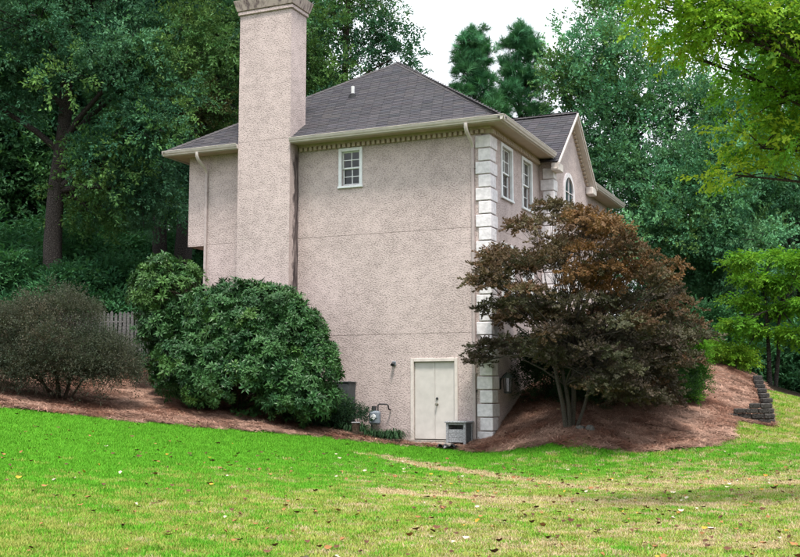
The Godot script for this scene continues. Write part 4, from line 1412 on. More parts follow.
func build_near_plants() -> void:
	rng.seed = 601
	# glossy evergreen mound in front of the chimney
	var D := 27.9
	plant("glossy_shrub", "huge glossy dark green evergreen shrub mounded against the chimney", "shrub", foot(238, 28.2), {
		"height": 1.6, "radius": 0.13, "bark": M.twig, "leaf": whorl(9, 0.15, 0.045, M.glossy_leaf, 11), "clump": 0.32, "per": 17, "size": Vector2(0.65, 1.25), "up": 0.6, "tilt": 0.7, "shell": 0.22, "lowest": 0.1,
		"colors": [[Color(0.026, 0.082, 0.028), Color(0.05, 0.13, 0.036)], [Color(0.08, 0.175, 0.038), Color(0.036, 0.105, 0.032)]],
		"lobes": [lobe(167, 293, 29.2, 0.9, 0.95, 0.9, 81, 1), lobe(166, 345, 29.0, 0.8, 0.95, 0.8, 59), lobe(206, 318, 28.7, 0.9, 0.62, 0.9, 70), lobe(238, 330, 28.0, 1.25, 1.15, 1.1, 135), lobe(280, 345, 27.9, 1.1, 1.25, 1.1, 121), lobe(312, 372, 27.6, 0.68, 0.98, 0.8, 67), lobe(190, 368, 27.8, 1.05, 0.72, 1.0, 86), lobe(245, 388, 27.2, 1.45, 0.75, 0.9, 121), lobe(300, 400, 27.0, 0.85, 0.55, 0.75, 59), lobe(268, 305, 28.5, 0.7, 0.5, 0.7, 40), lobe(225, 350, 27.5, 1.0, 0.7, 0.7, 60), lobe(270, 365, 27.2, 1.0, 0.7, 0.7, 60)]})
	# twiggy greyish bush
	D = 26.2
	plant("twiggy_bush", "rounded grey brown bush of fine twigs and tiny leaves in the left bed", "bush", foot(60, D), {
		"height": 0.5, "radius": 0.09, "bark": M.twig, "leaf": spray(20, 0.22, 0.034, 0.016, 0.2, M.leaf, 12), "clump": 0.26, "per": 27, "size": Vector2(0.8, 1.4), "up": 0.5, "shell": 0.28, "lowest": 0.2,
		"stems": [[Vector3(0.1, 0, 0.05), Vector3(0.55, 0, 0.2), 0.9, 0.035], [Vector3(-0.1, 0, 0), Vector3(-0.6, 0, 0.1), 0.9, 0.035], [Vector3(0, 0, 0.1), Vector3(0.1, 0, 0.5), 1.0, 0.03], [Vector3(0.05, 0, -0.1), Vector3(0.3, 0, -0.4), 1.0, 0.03], [Vector3(0.12, 0, 0.0), Vector3(0.95, 0, 0.1), 0.75, 0.025]],
		"colors": [[Color(0.085, 0.085, 0.06), Color(0.055, 0.078, 0.05)], [Color(0.11, 0.095, 0.07), Color(0.055, 0.078, 0.05)]],
		"lobes": [lobe(55, 325, D, 1.0, 0.75, 0.9, 60), lobe(20, 338, D, 0.85, 0.75, 0.8, 50, 1), lobe(92, 354, D, 0.75, 0.5, 0.8, 42), lobe(50, 352, D - 0.5, 1.0, 0.55, 0.7, 52, 1), lobe(-5, 345, D + 0.3, 0.7, 0.7, 0.7, 34), lobe(112, 360, D - 0.2, 0.5, 0.35, 0.5, 20), lobe(30, 375, D - 0.3, 0.8, 0.35, 0.6, 30), lobe(85, 378, D - 0.2, 0.6, 0.3, 0.5, 22, 1), lobe(0, 372, D - 0.1, 0.6, 0.4, 0.6, 26), lobe(60, 365, D - 0.6, 0.9, 0.4, 0.5, 40), lobe(118, 374, D, 0.4, 0.25, 0.4, 14)]})
	# Japanese maple
	D = 26.3
	# level sprays, tier over tier, inside the outline of the crown
	var maple_tiers := []
	for q in [[206, 545, 600, 1], [214, 525, 622, 2], [226, 508, 645, 1], [241, 495, 660, 2], [256, 480, 675, 1], [271, 468, 690, 2], [286, 460, 700, 1], [301, 468, 708, 0], [316, 480, 712, 1], [331, 490, 716, 0], [346, 458, 716, 0], [359, 455, 712, 0], [372, 560, 710, 0], [386, 580, 706, 0], [398, 596, 702, 0]]:
		var x: float = q[1] + rng.randf_range(22, 34)
		while x < q[2] - 20:
			if rng.randf() < 0.84:
				var off := 2.2 * sqrt(maxf(0.0, 1.0 - pow((x - 580.0) / 135.0, 2)))
				for z in (3 if q[0] > 310 and x > 570 else 2):
					maple_tiers.append(lobe(x, q[0] + rng.randf_range(-7, 7), D - 0.2 + rng.randf_range(-1, 1) * off, rng.randf_range(0.4, 0.7), rng.randf_range(0.08, 0.16), 0.5, rng.randi_range(3, 5), 2 if (q[3] > 0 and q[0] < 300 and x > 575 and rng.randf() < 0.75) else mini(q[3], 1)))
			x += rng.randf_range(22, 36)
	var dk := [Color(0.095, 0.070, 0.058), Color(0.082, 0.088, 0.052)]
	var br := [Color(0.16, 0.092, 0.058), Color(0.095, 0.092, 0.052)]
	var og := [Color(0.23, 0.125, 0.052), Color(0.13, 0.082, 0.048)]
	plant("maple_tree", "bronze leaved small maple tree with forked grey stems before the house", "tree", foot(568, D), {
		"height": 1.5, "radius": 0.085, "top": Vector3(-0.15, 0, 0), "bark": M.bark_grey, "leaf": spray(15, 0.17, 0.042, 0.05, 0.6, M.maple_leaf, 13, true), "clump": 0.28, "per": 21, "size": Vector2(0.65, 1.25), "up": -0.02, "shell": 0.42, "flat": 0.26, "tilt": 0.2, "lowest": 0.75,
		"stems": [[Vector3(-0.06, 0, 0.02), Vector3(-0.42, 0, 0.1), 1.9, 0.055], [Vector3(0.08, 0, 0), Vector3(0.85, 0, -0.2), 1.55, 0.042], [Vector3(0.05, 0, -0.05), Vector3(0.25, 0, -0.3), 2.2, 0.06]],
		"colors": [dk, br, og],
		"lobes": maple_tiers})
	# dark evergreen behind the maple, its far flank bright green
	D = 29.3
	plant("yew_shrub", "dense dark green upright evergreen shrub behind the maple", "shrub", foot(655, D), {
		"height": 1.4, "radius": 0.1, "bark": M.twig, "leaf": spray(18, 0.2, 0.05, 0.012, 0.3, M.leaf, 14), "clump": 0.28, "per": 18, "up": 0.45, "shell": 0.25, "lowest": 0.1,
		"colors": [[Color(0.018, 0.05, 0.02), Color(0.03, 0.07, 0.025)], [Color(0.06, 0.16, 0.02), Color(0.05, 0.13, 0.02)]],
		"lobes": [lobe(630, 368, D, 1.1, 0.9, 0.9, 60), lobe(668, 350, D, 0.85, 1.2, 0.8, 70), lobe(690, 362, D, 0.32, 0.75, 0.5, 40, 1), lobe(600, 380, D + 0.2, 0.9, 0.6, 0.8, 40), lobe(660, 385, D - 0.5, 0.9, 0.45, 0.6, 40), lobe(622, 390, 28.3, 0.9, 0.45, 0.6, 44), lobe(662, 394, 28.7, 0.8, 0.4, 0.6, 36), lobe(590, 390, 27.9, 0.75, 0.45, 0.5, 36)]})
	D = 28.2
	plant("foundation_shrub", "low dark evergreen shrub in the shade against the front wall", "shrub", on_ground(4.05, 28.9), {
		"height": 0.8, "radius": 0.06, "bark": M.twig, "leaf": spray(16, 0.2, 0.05, 0.02, 0.3, M.leaf, 15), "clump": 0.26, "per": 16, "up": 0.4, "shell": 0.25, "lowest": 0.1,
		"colors": [[Color(0.018, 0.045, 0.02), Color(0.03, 0.065, 0.025)]],
		"lobes": [[on_ground(3.55, 28.5, 0.85), Vector3(0.45, 0.9, 0.5), 50, 0], [on_ground(3.95, 28.7, 0.9), Vector3(0.5, 0.95, 0.7), 56, 0], [on_ground(4.6, 29.3, 0.9), Vector3(0.7, 0.95, 0.8), 70, 0], [on_ground(5.3, 29.2, 0.7), Vector3(0.8, 0.8, 0.8), 70, 0], [on_ground(5.0, 28.2, 0.5), Vector3(0.8, 0.5, 0.6), 50, 0]]})
	D = 29.0
	plant("arborvitae", "narrow bright green evergreen at the edge of the maple", "shrub", foot(692, D), {
		"height": 0.9, "radius": 0.04, "bark": M.twig, "leaf": spray(18, 0.18, 0.05, 0.02, 0.3, M.leaf, 19), "clump": 0.17, "per": 16, "up": 0.7, "shell": 0.3, "lowest": 0.1,
		"colors": [[Color(0.09, 0.26, 0.02), Color(0.13, 0.32, 0.025)], [Color(0.04, 0.12, 0.02), Color(0.05, 0.15, 0.02)]],
		"lobes": [lobe(695, 352, D, 0.22, 0.42, 0.3, 24), lobe(690, 372, D, 0.32, 0.4, 0.35, 30, 1), lobe(686, 388, D, 0.36, 0.3, 0.35, 26, 1), lobe(688, 398, D - 0.1, 0.36, 0.25, 0.35, 22, 1)]})
	# bright low shrubs at the crest of the bed
	D = 33.8
	for q in [[712, 362, 0.4, "lime green low shrub at the crest of the straw bed"], [735, 366, 0.5, "lime green spreading shrub beside the top of the retaining wall"]]:
		plant("lime_shrub", q[3], "shrub", foot(q[0], D), {
			"height": 0.4, "radius": 0.03, "bark": M.twig, "leaf": spray(12, 0.2, 0.07, 0.04, 0.5, M.thin_leaf, 16), "clump": 0.2, "per": 12, "up": 0.5, "shell": 0.3, "lowest": 0.1,
			"colors": [[Color(0.13, 0.29, 0.03), Color(0.20, 0.34, 0.035)]],
			"lobes": [[foot(q[0], D, 0.3), Vector3(q[2], 0.28, 0.4), 26, 0]]}, "lime shrubs at the bed crest")
	# dogwood: bright leaves in level tiers
	D = 34.0
	var tiers := []
	for q in [[770, 258, 1.1], [742, 262, 0.7], [800, 262, 1.0], [755, 280, 1.1], [790, 285, 1.1], [825, 275, 1.0], [742, 303, 0.7], [775, 310, 1.0], [812, 305, 1.0], [738, 325, 0.6], [760, 332, 0.9], [800, 335, 1.0], [745, 350, 0.55]]:
		tiers.append(lobe(q[0], q[1], D + rng.randf_range(-0.9, 0.9), q[2] * 0.85, 0.07, 0.7, int(9 * q[2]) + 3))
	plant("dogwood_tree", "small bright green tree with leaves in level tiers beyond the hill crest", "tree", foot(768, D + 0.5), {
		"height": 3.2, "radius": 0.085, "bark": M.bark_oak, "leaf": spray(11, 0.26, 0.10, 0.055, 0.92, M.thin_leaf, 17), "clump": 0.28, "per": 13, "up": 0.0, "shell": 0.5, "flat": 0.12, "tilt": 0.1, "lowest": 0.3,
		"stems": [[Vector3(0.18, 0, 0), Vector3(0.45, 0, 0.2), 2.8, 0.06]],
		"colors": [[Color(0.10, 0.29, 0.03), Color(0.18, 0.37, 0.04)]], "lobes": tiers})
	# strap leaved clumps under the gas meter
	rng.seed = 611
	var mb := MB.new()
	for k in 90:
		var a := rng.randf() * TAU
		var f := Vector3(cos(a), 0, sin(a))
		var s := Vector3(-sin(a), 0, cos(a)) * 0.0055
		var r := rng.randf_range(0.10, 0.42)
		var hh := rng.randf_range(0.10, 0.26)
		var q := rng.randf_range(0.6, 1.35)
		mb.col = Color(0.030 * q, 0.075 * q, 0.03 * q)
		var p := f * rng.randf() * 0.08
		var m := p + f * r * 0.3 + Vector3.UP * hh
		var m2 := p + f * r * 0.7 + Vector3.UP * hh * 1.05
		var e := p + f * r + Vector3.UP * (hh * rng.randf_range(0.3, 0.85))
		mb.quad(p - s, p + s, m + s, m - s)
		mb.quad(m - s, m + s, m2 + s, m2 - s)
		mb.tri(m2 - s, m2 + s, e)
	var strap := mb.mesh(M.leaf)
	var spots := [[-2.42, 0.55], [-2.62, 0.85], [-2.85, 0.6], [-3.0, 0.95], [-3.35, 0.7], [-3.6, 1.0], [-3.85, 0.75], [-2.35, 0.85], [-4.05, 1.1], [-3.45, 0.4], [-3.75, 0.42], [-4.3, 0.85], [-2.7, 0.4], [-2.5, 0.75], [-2.95, 0.8], [-3.2, 0.95], [-3.45, 0.85], [-2.3, 0.65], [-2.8, 1.0], [-3.65, 0.75]]
	for i in spots.size():
		var p := on_house(Vector3(spots[i][0], 0, spots[i][1]))
		var t := thing("lilyturf", "arching strap leaved clump in the bed left of the double door", "plant", Vector3(p.x, ground(p.x, -p.z), p.z), rng.randf() * TAU, "lilyturf clumps under the gas meter")
		var o := put(t, "leaves", strap)
		var s := rng.randf_range(0.85, 1.45)
		o.scale = Vector3(s, s, s)

	rng.seed = 612
	var cab := on_house(Vector3(-4.0, 0, 1.0))
	plant("nandina_shrub", "loose dark leafy shrub before the slate cabinet", "shrub", Vector3(cab.x, ground(cab.x, -cab.z), cab.z), {
		"height": 0.4, "radius": 0.03, "bark": M.twig, "leaf": spray(14, 0.2, 0.06, 0.02, 0.4, M.leaf, 18), "clump": 0.2, "per": 14, "up": 0.5, "shell": 0.35, "lowest": 0.1,
		"colors": [[Color(0.02, 0.05, 0.03), Color(0.035, 0.08, 0.035)]],
		"lobes": [[on_house(Vector3(-3.95, cab.y - 0.09 + 0.5, 0.95)), Vector3(0.42, 0.26, 0.3), 26, 0], [on_house(Vector3(-4.5, cab.y - 0.09 + 0.5, 1.2)), Vector3(0.45, 0.26, 0.35), 22, 0], [on_house(Vector3(-3.5, cab.y - 0.09 + 0.5, 0.8)), Vector3(0.35, 0.22, 0.3), 14, 0]]})

func build_trees() -> void:
	rng.seed = 701
	var oak_leaf := spray(16, 0.42, 0.125, 0.055, 0.45, M.leaf, 21)
	var small_leaf := spray(18, 0.5, 0.13, 0.07, 0.4, M.leaf, 22)
	var g1 := [Color(0.042, 0.135, 0.075), Color(0.085, 0.205, 0.105)]
	var g2 := [Color(0.065, 0.17, 0.055), Color(0.125, 0.23, 0.065)]
	var g3 := [Color(0.09, 0.085, 0.03), Color(0.06, 0.09, 0.03)]
	plant("oak_tree", "big dark trunked oak tree left of the fence with hanging blue green leaves", "tree", foot(47, 36), {
		"height": 13.0, "radius": 0.37, "top": Vector3(0.7, 0, 0), "bark": M.bark_oak, "leaf": oak_leaf, "clump": 0.85, "per": 26, "up": -0.15, "shell": 0.5, "flat": 0.85, "lowest": 0.42,
		"colors": [g1, g2],
		"lobes": [lobe(120, 70, 34.5, 2.1, 1.9, 1.8, 34), lobe(95, 10, 35, 2.6, 2.0, 2.2, 38), lobe(20, 20, 34.5, 2.4, 1.9, 2.2, 34), lobe(-30, 90, 35, 2.0, 2.0, 2.0, 30), lobe(15, 75, 35.5, 1.3, 0.9, 1.5, 16), lobe(150, 130, 34.6, 1.5, 1.6, 1.4, 26), lobe(112, 165, 35, 1.2, 1.3, 1.2, 20), lobe(180, 60, 35.5, 1.8, 1.8, 1.8, 26, 1), lobe(150, 205, 35.5, 1.1, 0.9, 1.0, 14), lobe(40, -60, 36, 4.5, 3.0, 4.0, 40), lobe(170, -20, 36, 2.8, 2.2, 2.4, 30), lobe(95, 215, 36.5, 1.1, 0.8, 1.0, 10, 1)]})
	plant("forked_oak", "oak with twin furrowed trunks rising behind the overhanging house corner", "tree", foot(160, 41), {
		"height": 14.0, "radius": 0.34, "top": Vector3(-0.3, 0, 0), "bark": M.bark_oak, "leaf": oak_leaf, "clump": 0.9, "per": 24, "up": -0.1, "shell": 0.5, "flat": 0.85, "lowest": 0.5,
		"stems": [[Vector3(0.62, 0, 0.1), Vector3(1.3, 0, 0), 13.0, 0.33]],
		"colors": [g1, g2, g3],
		"lobes": [lobe(215, 40, 40, 2.2, 2.2, 2.0, 34, 1), lobe(180, 110, 40.5, 1.8, 1.6, 1.6, 20, 2), lobe(225, 100, 41, 1.8, 1.8, 1.6, 24, 1), lobe(200, -10, 41, 2.6, 2.0, 2.4, 30), lobe(255, 20, 42, 2.0, 2.2, 2.0, 26, 1), lobe(175, 180, 40, 1.1, 1.1, 1.1, 14), lobe(130, 40, 42, 2.4, 2.4, 2.2, 26), lobe(210, 150, 43, 1.8, 1.4, 1.6, 20, 1)]})
	plant("ridge_tree", "loose limbed tree behind the roof ridge with sky showing through", "tree", foot(338, 46), {
		"height": 17.0, "radius": 0.26, "top": Vector3(0.5, 0, 0), "bark": M.bark_pine, "leaf": small_leaf, "clump": 0.75, "per": 17, "up": 0.0, "shell": 0.55, "flat": 0.6, "lowest": 0.6,
		"colors": [g1, g2],
		"lobes": [lobe(320, 88, 45, 1.9, 1.8, 1.6, 26, 1), lobe(300, 55, 45.5, 1.4, 1.8, 1.4, 17, 1), lobe(360, 50, 46, 1.9, 1.3, 1.8, 20), lobe(345, 15, 46, 2.4, 1.3, 1.8, 20, 1), lobe(384, 38, 46, 1.1, 0.5, 1.2, 6), lobe(408, 74, 46.5, 0.5, 0.2, 0.8, 3), lobe(378, 6, 47, 1.2, 0.6, 1.5, 7), lobe(315, 110, 47, 2.0, 1.4, 1.6, 22), lobe(392, 60, 46, 0.9, 0.3, 1.0, 4), lobe(310, 15, 47, 1.5, 1.0, 1.5, 8)]})
	# two pines beyond the roof
	rng.seed = 711
	var tuft := needle_tuft(46, 0.36, 23, 0.008)
	for q in [[476, 52.0, 18.9, 1.55, "slim pine tree standing apart beyond the roof hip", 0.75], [523, 54.0, 19.5, 1.9, "full crowned pine tree behind the gable roof", 1.15]]:
		var base := foot(q[0], q[1])
		var lobes := []
		var H: float = q[2] - base.y
		var k := 0
		var y := H - 0.6
		while y > H - 9.0:
			var f := (H - y) / 8.0
			var r: float = q[3] * clampf(0.25 + f * 1.5, 0.0, 1.0)
			for z in 4:
				var a := k * 2.4 + z * TAU / 4 + rng.randf() * 0.6
				var e: float = r * rng.randf_range(0.45, 0.9)
				lobes.append([base + Vector3(cos(a) * e, y + rng.randf_range(-0.25, 0.3) + 0.2 * e, sin(a) * e), Vector3(0.55, 0.3, 0.55) * rng.randf_range(0.5, 1.5), rng.randi_range(2, 3 + int(3 * q[5])), 0])
			y -= rng.randf_range(0.6, 0.85)
			k += 1
		lobes.append([base + Vector3(0, H - 0.2, 0), Vector3(0.35, 0.6, 0.35), 5, 0])
		plant("pine_tree", q[4], "tree", base, {"height": H, "radius": 0.2, "bark": M.bark_pine, "leaf": tuft, "clump": 0.34, "per": 13, "up": 0.45, "shell": 0.5, "lowest": 0.4,
			"colors": [[Color(0.06, 0.20, 0.09), Color(0.10, 0.25, 0.10)]], "lobes": lobes})
	# broadleaved trees right of the gable
	rng.seed = 721
	var b1 := [Color(0.08, 0.235, 0.13), Color(0.145, 0.33, 0.155)]
	plant("poplar_tree", "tall pale trunked tree with forked limbs right of the gable", "tree", foot(652, 46), {
		"height": 13.5, "radius": 0.27, "top": Vector3(-0.8, 0, 0), "bark": M.bark_oak, "leaf": small_leaf, "clump": 0.8, "per": 19, "up": 0.1, "shell": 0.5, "flat": 0.75, "lowest": 0.45,
		"stems": [[Vector3(0.1, 4.0, 0), Vector3(0.7, 0, 0), 10.0, 0.14], [Vector3(-0.1, 5.0, 0), Vector3(-1.6, 0, 0), 10.5, 0.12]],
		"colors": [b1, g2],
		"lobes": [lobe(600, 55, 43, 1.9, 1.8, 1.8, 28), lobe(575, 90, 43.5, 1.5, 1.6, 1.5, 23, 1), lobe(610, 125, 43, 1.9, 1.7, 1.7, 34), lobe(655, 60, 44, 1.9, 1.7, 1.8, 12), lobe(690, 110, 43, 2.2, 2.2, 1.9, 41), lobe(640, 185, 42, 1.8, 1.5, 1.6, 30), lobe(700, 190, 42, 2.2, 1.9, 1.9, 48), lobe(620, 20, 44, 1.4, 0.9, 1.4, 11, 1), lobe(660, 240, 42, 1.7, 1.4, 1.5, 28), lobe(720, 245, 42, 2.0, 1.3, 1.6, 37), lobe(600, 165, 43.5, 1.4, 1.5, 1.4, 23), lobe(735, 150, 42.5, 1.9, 1.6, 1.6, 30)]})
	plant("far_oak", "broad dark green oak behind the bright tiered tree", "tree", foot(800, 59), {
		"height": 11.0, "radius": 0.3, "bark": M.bark_oak, "leaf": small_leaf, "clump": 0.9, "per": 20, "up": 0.05, "shell": 0.5, "lowest": 0.4,
		"colors": [b1, g1],
		"lobes": [lobe(760, 200, 45, 2.2, 1.9, 2.0, 44), lobe(800, 130, 46, 2.8, 2.2, 2.2, 33), lobe(840, 200, 46, 2.4, 2.2, 2.0, 33), lobe(775, 80, 47, 2.2, 2.0, 2.0, 23), lobe(740, 265, 44, 2.0, 1.2, 1.6, 33), lobe(690, 275, 44.5, 1.8, 1.0, 1.5, 31), lobe(735, 30, 48, 2.2, 2.0, 2.0, 18)]})
	# the tree whose boughs hang into the picture from the right, standing beside the lawn
	rng.seed = 731
	plant("overhanging_tree", "yellow green boughs of a broadleaved tree hanging over the lawn", "tree", on_ground(9.6, 15.5), {
		"height": 8.5, "radius": 0.15, "top": Vector3(-0.6, 0, 0.3), "bark": M.bark_oak, "leaf": spray(13, 0.26, 0.07, 0.048, 0.6, M.thin_leaf, 24), "clump": 0.36, "per": 15, "size": Vector2(0.6, 1.1), "up": -0.05, "shell": 0.5, "flat": 0.5, "lowest": 0.4,
		"colors": [[Color(0.15, 0.35, 0.04), Color(0.12, 0.29, 0.04)], [Color(0.32, 0.46, 0.045), Color(0.18, 0.38, 0.04)]],
		"lobes": [lobe(775, 95, 14.5, 0.75, 0.55, 0.8, 19), lobe(790, 45, 14, 0.8, 0.6, 0.9, 26), lobe(735, 35, 13.8, 0.75, 0.4, 0.8, 19, 1), lobe(690, 20, 13.5, 0.65, 0.28, 0.7, 13, 1), lobe(650, 4, 13.5, 0.55, 0.14, 0.6, 7, 1), lobe(760, 148, 14.8, 0.5, 0.3, 0.6, 10, 1), lobe(805, 130, 14.8, 0.6, 0.5, 0.8, 15), lobe(700, 60, 14, 0.5, 0.18, 0.5, 5, 1), lobe(830, 70, 15, 1.0, 1.0, 1.0, 18), lobe(850, 10, 14.5, 1.3, 0.9, 1.2, 14), lobe(900, 100, 16, 1.3, 1.2, 1.3, 10), lobe(760, -30, 13.6, 1.2, 0.5, 1.1, 16), lobe(680, -30, 13.2, 1.0, 0.35, 0.9, 8), lobe(960, 20, 16, 1.6, 1.2, 1.5, 9), lobe(735, 175, 14.9, 0.3, 0.12, 0.4, 4, 1)]})

func build_woods() -> void:
	# trees and undergrowth deeper in the woods: one of each kind, then copies
	rng.seed = 801
	var big := spray(16, 0.75, 0.2, 0.11, 0.4, M.leaf, 31)
	var g := [[Color(0.035, 0.105, 0.055), Color(0.06, 0.15, 0.065)], [Color(0.06, 0.15, 0.05), Color(0.04, 0.12, 0.055)]]
	var at := foot(-40, 50)
	var lobes := []
	for k in 15:
		var a := k * 2.4
		var y := 4.0 + k * 1.15
		var r := 2.9 * sin(clampf((y - 1.0) / 21.0, 0.1, 0.97) * PI) ** 0.5
		lobes.append([at + Vector3(cos(a) * r * 0.6, y, sin(a) * r * 0.6), Vector3(2.3, 1.6, 2.3), 13, k % 2])
	var tall := plant("woodland_tree", "tall dark forest tree standing deep in the woods", "tree", at, {"height": 17.0, "radius": 0.3, "bark": M.bark_oak, "leaf": big, "clump": 1.1, "per": 16, "up": 0.0, "shell": 0.5, "lowest": 0.3, "sprig": false, "colors": g, "lobes": lobes}, "trees deep in the woods")
	for q in [[15, 52, 1.05], [95, 50, 1.0], [70, 60, 1.25], [140, 56, 1.15], [195, 52, 1.0], [250, 57, 1.05], [-90, 46, 1.0], [-70, 62, 1.2], [300, 60, 0.85], [10, 66, 1.3], [180, 66, 1.25], [640, 66, 0.62], [700, 62, 0.66], [760, 66, 0.72], [830, 58, 0.8], [900, 50, 0.85], [580, 64, 0.6], [735, 74, 0.8], [800, 78, 0.85]]:
		copy_plant(tall, foot(q[0], q[1]), rng.randf() * TAU, q[2])
	# the woods go on behind the viewer, where the panes mirror them
	for q in [[-24, 26, 1.0], [-13, 31, 1.1], [-3, 28, 0.95], [8, 32, 1.1], [19, 27, 1.0], [29, 30, 1.05]]:
		copy_plant(tall, on_ground(q[0], -q[1]), rng.randf() * TAU, q[2], "tall dark forest tree across the lawn from the house", "trees across the lawn")
	# undergrowth
	rng.seed = 811
	var mid := spray(15, 0.4, 0.13, 0.06, 0.6, M.leaf, 32)
	at = foot(60, 35.5)
	lobes = []
	for q in [[0.0, 1.3, 0.0, 1.3, 0.9], [1.1, 1.0, 0.3, 0.9, 0.8], [-1.2, 0.9, 0.1, 0.9, 0.7], [0.3, 2.0, -0.2, 0.9, 0.6], [-0.5, 0.5, 0.7, 1.0, 0.5]]:
		lobes.append([at + Vector3(q[0], q[1], q[2]), Vector3(q[3], q[4], q[3]), 20, 0])
	var under := plant("undergrowth_shrub", "leafy dark green shrub growing behind the picket fence", "shrub", at, {"height": 1.6, "radius": 0.06, "bark": M.twig, "leaf": mid, "clump": 0.42, "per": 15, "up": 0.15, "shell": 0.35, "flat": 0.5, "lowest": 0.15, "sprig": false,
		"colors": [[Color(0.035, 0.12, 0.055), Color(0.055, 0.16, 0.06)]], "lobes": lobes}, "shrubs behind the fence")
	for q in [[20, 36, 1.15], [100, 36.5, 1.1], [135, 37, 1.0], [-25, 35, 1.1], [150, 39.5, 0.9], [75, 39, 1.4], [0, 40, 1.5]]:
		copy_plant(under, foot(q[0], q[1]), rng.randf() * TAU, q[2])
	for q in [[-60, 44, 1.7], [120, 44, 1.6], [40, 46, 1.8], [190, 44, 1.6], [690, 41, 1.0], [735, 40, 0.9], [785, 39, 0.95], [825, 37, 1.0], [705, 46, 1.4], [760, 47, 1.4], [820, 46, 1.5], [660, 47, 1.3], [870, 40, 1.3]]:
		var c: Node3D = under.duplicate()
		c.name = numbered("thicket_shrub")
		add_child(c)
		c.position = foot(q[0], q[1])
		c.rotation.y = rng.randf() * TAU
		c.scale = Vector3.ONE * q[2]
		tag(c, "leafy thicket shrub in the shade under the woodland trees", "shrub", "thicket under the woods")

# ---------------------------------------------------------------- fence, stone wall, neighbour
func build_fence() -> void:
	rng.seed = 901
	var a := foot(-40, 33.0)
	var b := foot(160, 34.2)
	var t := thing("picket_fence", "weathered grey wooden picket fence behind the twiggy bush", "fence", a)
	var dir := Vector3(b.x - a.x, 0, b.z - a.z)
	var L := dir.length()
	dir = dir.normalized()
	var turn := atan2(-dir.z, dir.x)
	var meshes := []
	for k in 4:
		var mb := MB.new()
		var w := 0.046
		var H := 1.32 + k * 0.012
		mb.box(Vector3(-w, 0, 0), Vector3(w, H - 0.07, 0.018))
		mb.quad(Vector3(-w, H - 0.07, 0.018), Vector3(w, H - 0.07, 0.018), Vector3(w * 0.35, H, 0.018), Vector3(-w * 0.35, H, 0.018))
		mb.quad(Vector3(w, H - 0.07, 0.0), Vector3(-w, H - 0.07, 0.0), Vector3(-w * 0.35, H, 0.0), Vector3(w * 0.35, H, 0.0))
		mb.quad(Vector3(w, H - 0.07, 0.018), Vector3(w, H - 0.07, 0), Vector3(w * 0.35, H, 0), Vector3(w * 0.35, H, 0.018))
		mb.quad(Vector3(-w, H - 0.07, 0), Vector3(-w, H - 0.07, 0.018), Vector3(-w * 0.35, H, 0.018), Vector3(-w * 0.35, H, 0))
		mb.quad(Vector3(-w * 0.35, H, 0.018), Vector3(w * 0.35, H, 0.018), Vector3(w * 0.35, H, 0), Vector3(-w * 0.35, H, 0))
		meshes.append(mb.mesh(M.fence_wood))
	var n := int(L / 0.125)
	for i in n:
		var p := a + dir * i * 0.125
		var o := put(t, "picket", meshes[rng.randi() % 4], Vector3(p.x, ground(p.x, -p.z) + rng.randf_range(-0.05, 0.02), p.z) - a)
		o.rotation = Vector3(0, turn, rng.randf_range(-0.012, 0.012))
	var m := int(L / 2.4) + 1
	for i in m:
		var p := a + dir * minf(i * 2.4 + 0.06, L)
		var mb := MB.new()
		mb.bevel(Vector3(-0.05, -0.3, -0.16), Vector3(0.05, 1.25, -0.06), 0.008)
		var o := put(t, "post", mb.mesh(M.fence_wood), Vector3(p.x, ground(p.x, -p.z), p.z) - a)
		o.rotation.y = turn
		if i < m - 1:
			var q := a + dir * minf((i + 1) * 2.4 + 0.06, L)
			for hh in [0.3, 1.0]:
				var rl := MB.new()
				var p0 := Vector3(p.x, ground(p.x, -p.z) + hh, p.z) - a
				var p1 := Vector3(q.x, ground(q.x, -q.z) + hh, q.z) - a
				var bk := Vector3(dir.z, 0, -dir.x) * 0.055
				rl.tube([p0 + bk * 0.8, p1 + bk * 0.8], [0.035, 0.035], 4)
				put(t, "rail", rl.mesh(M.fence_wood))

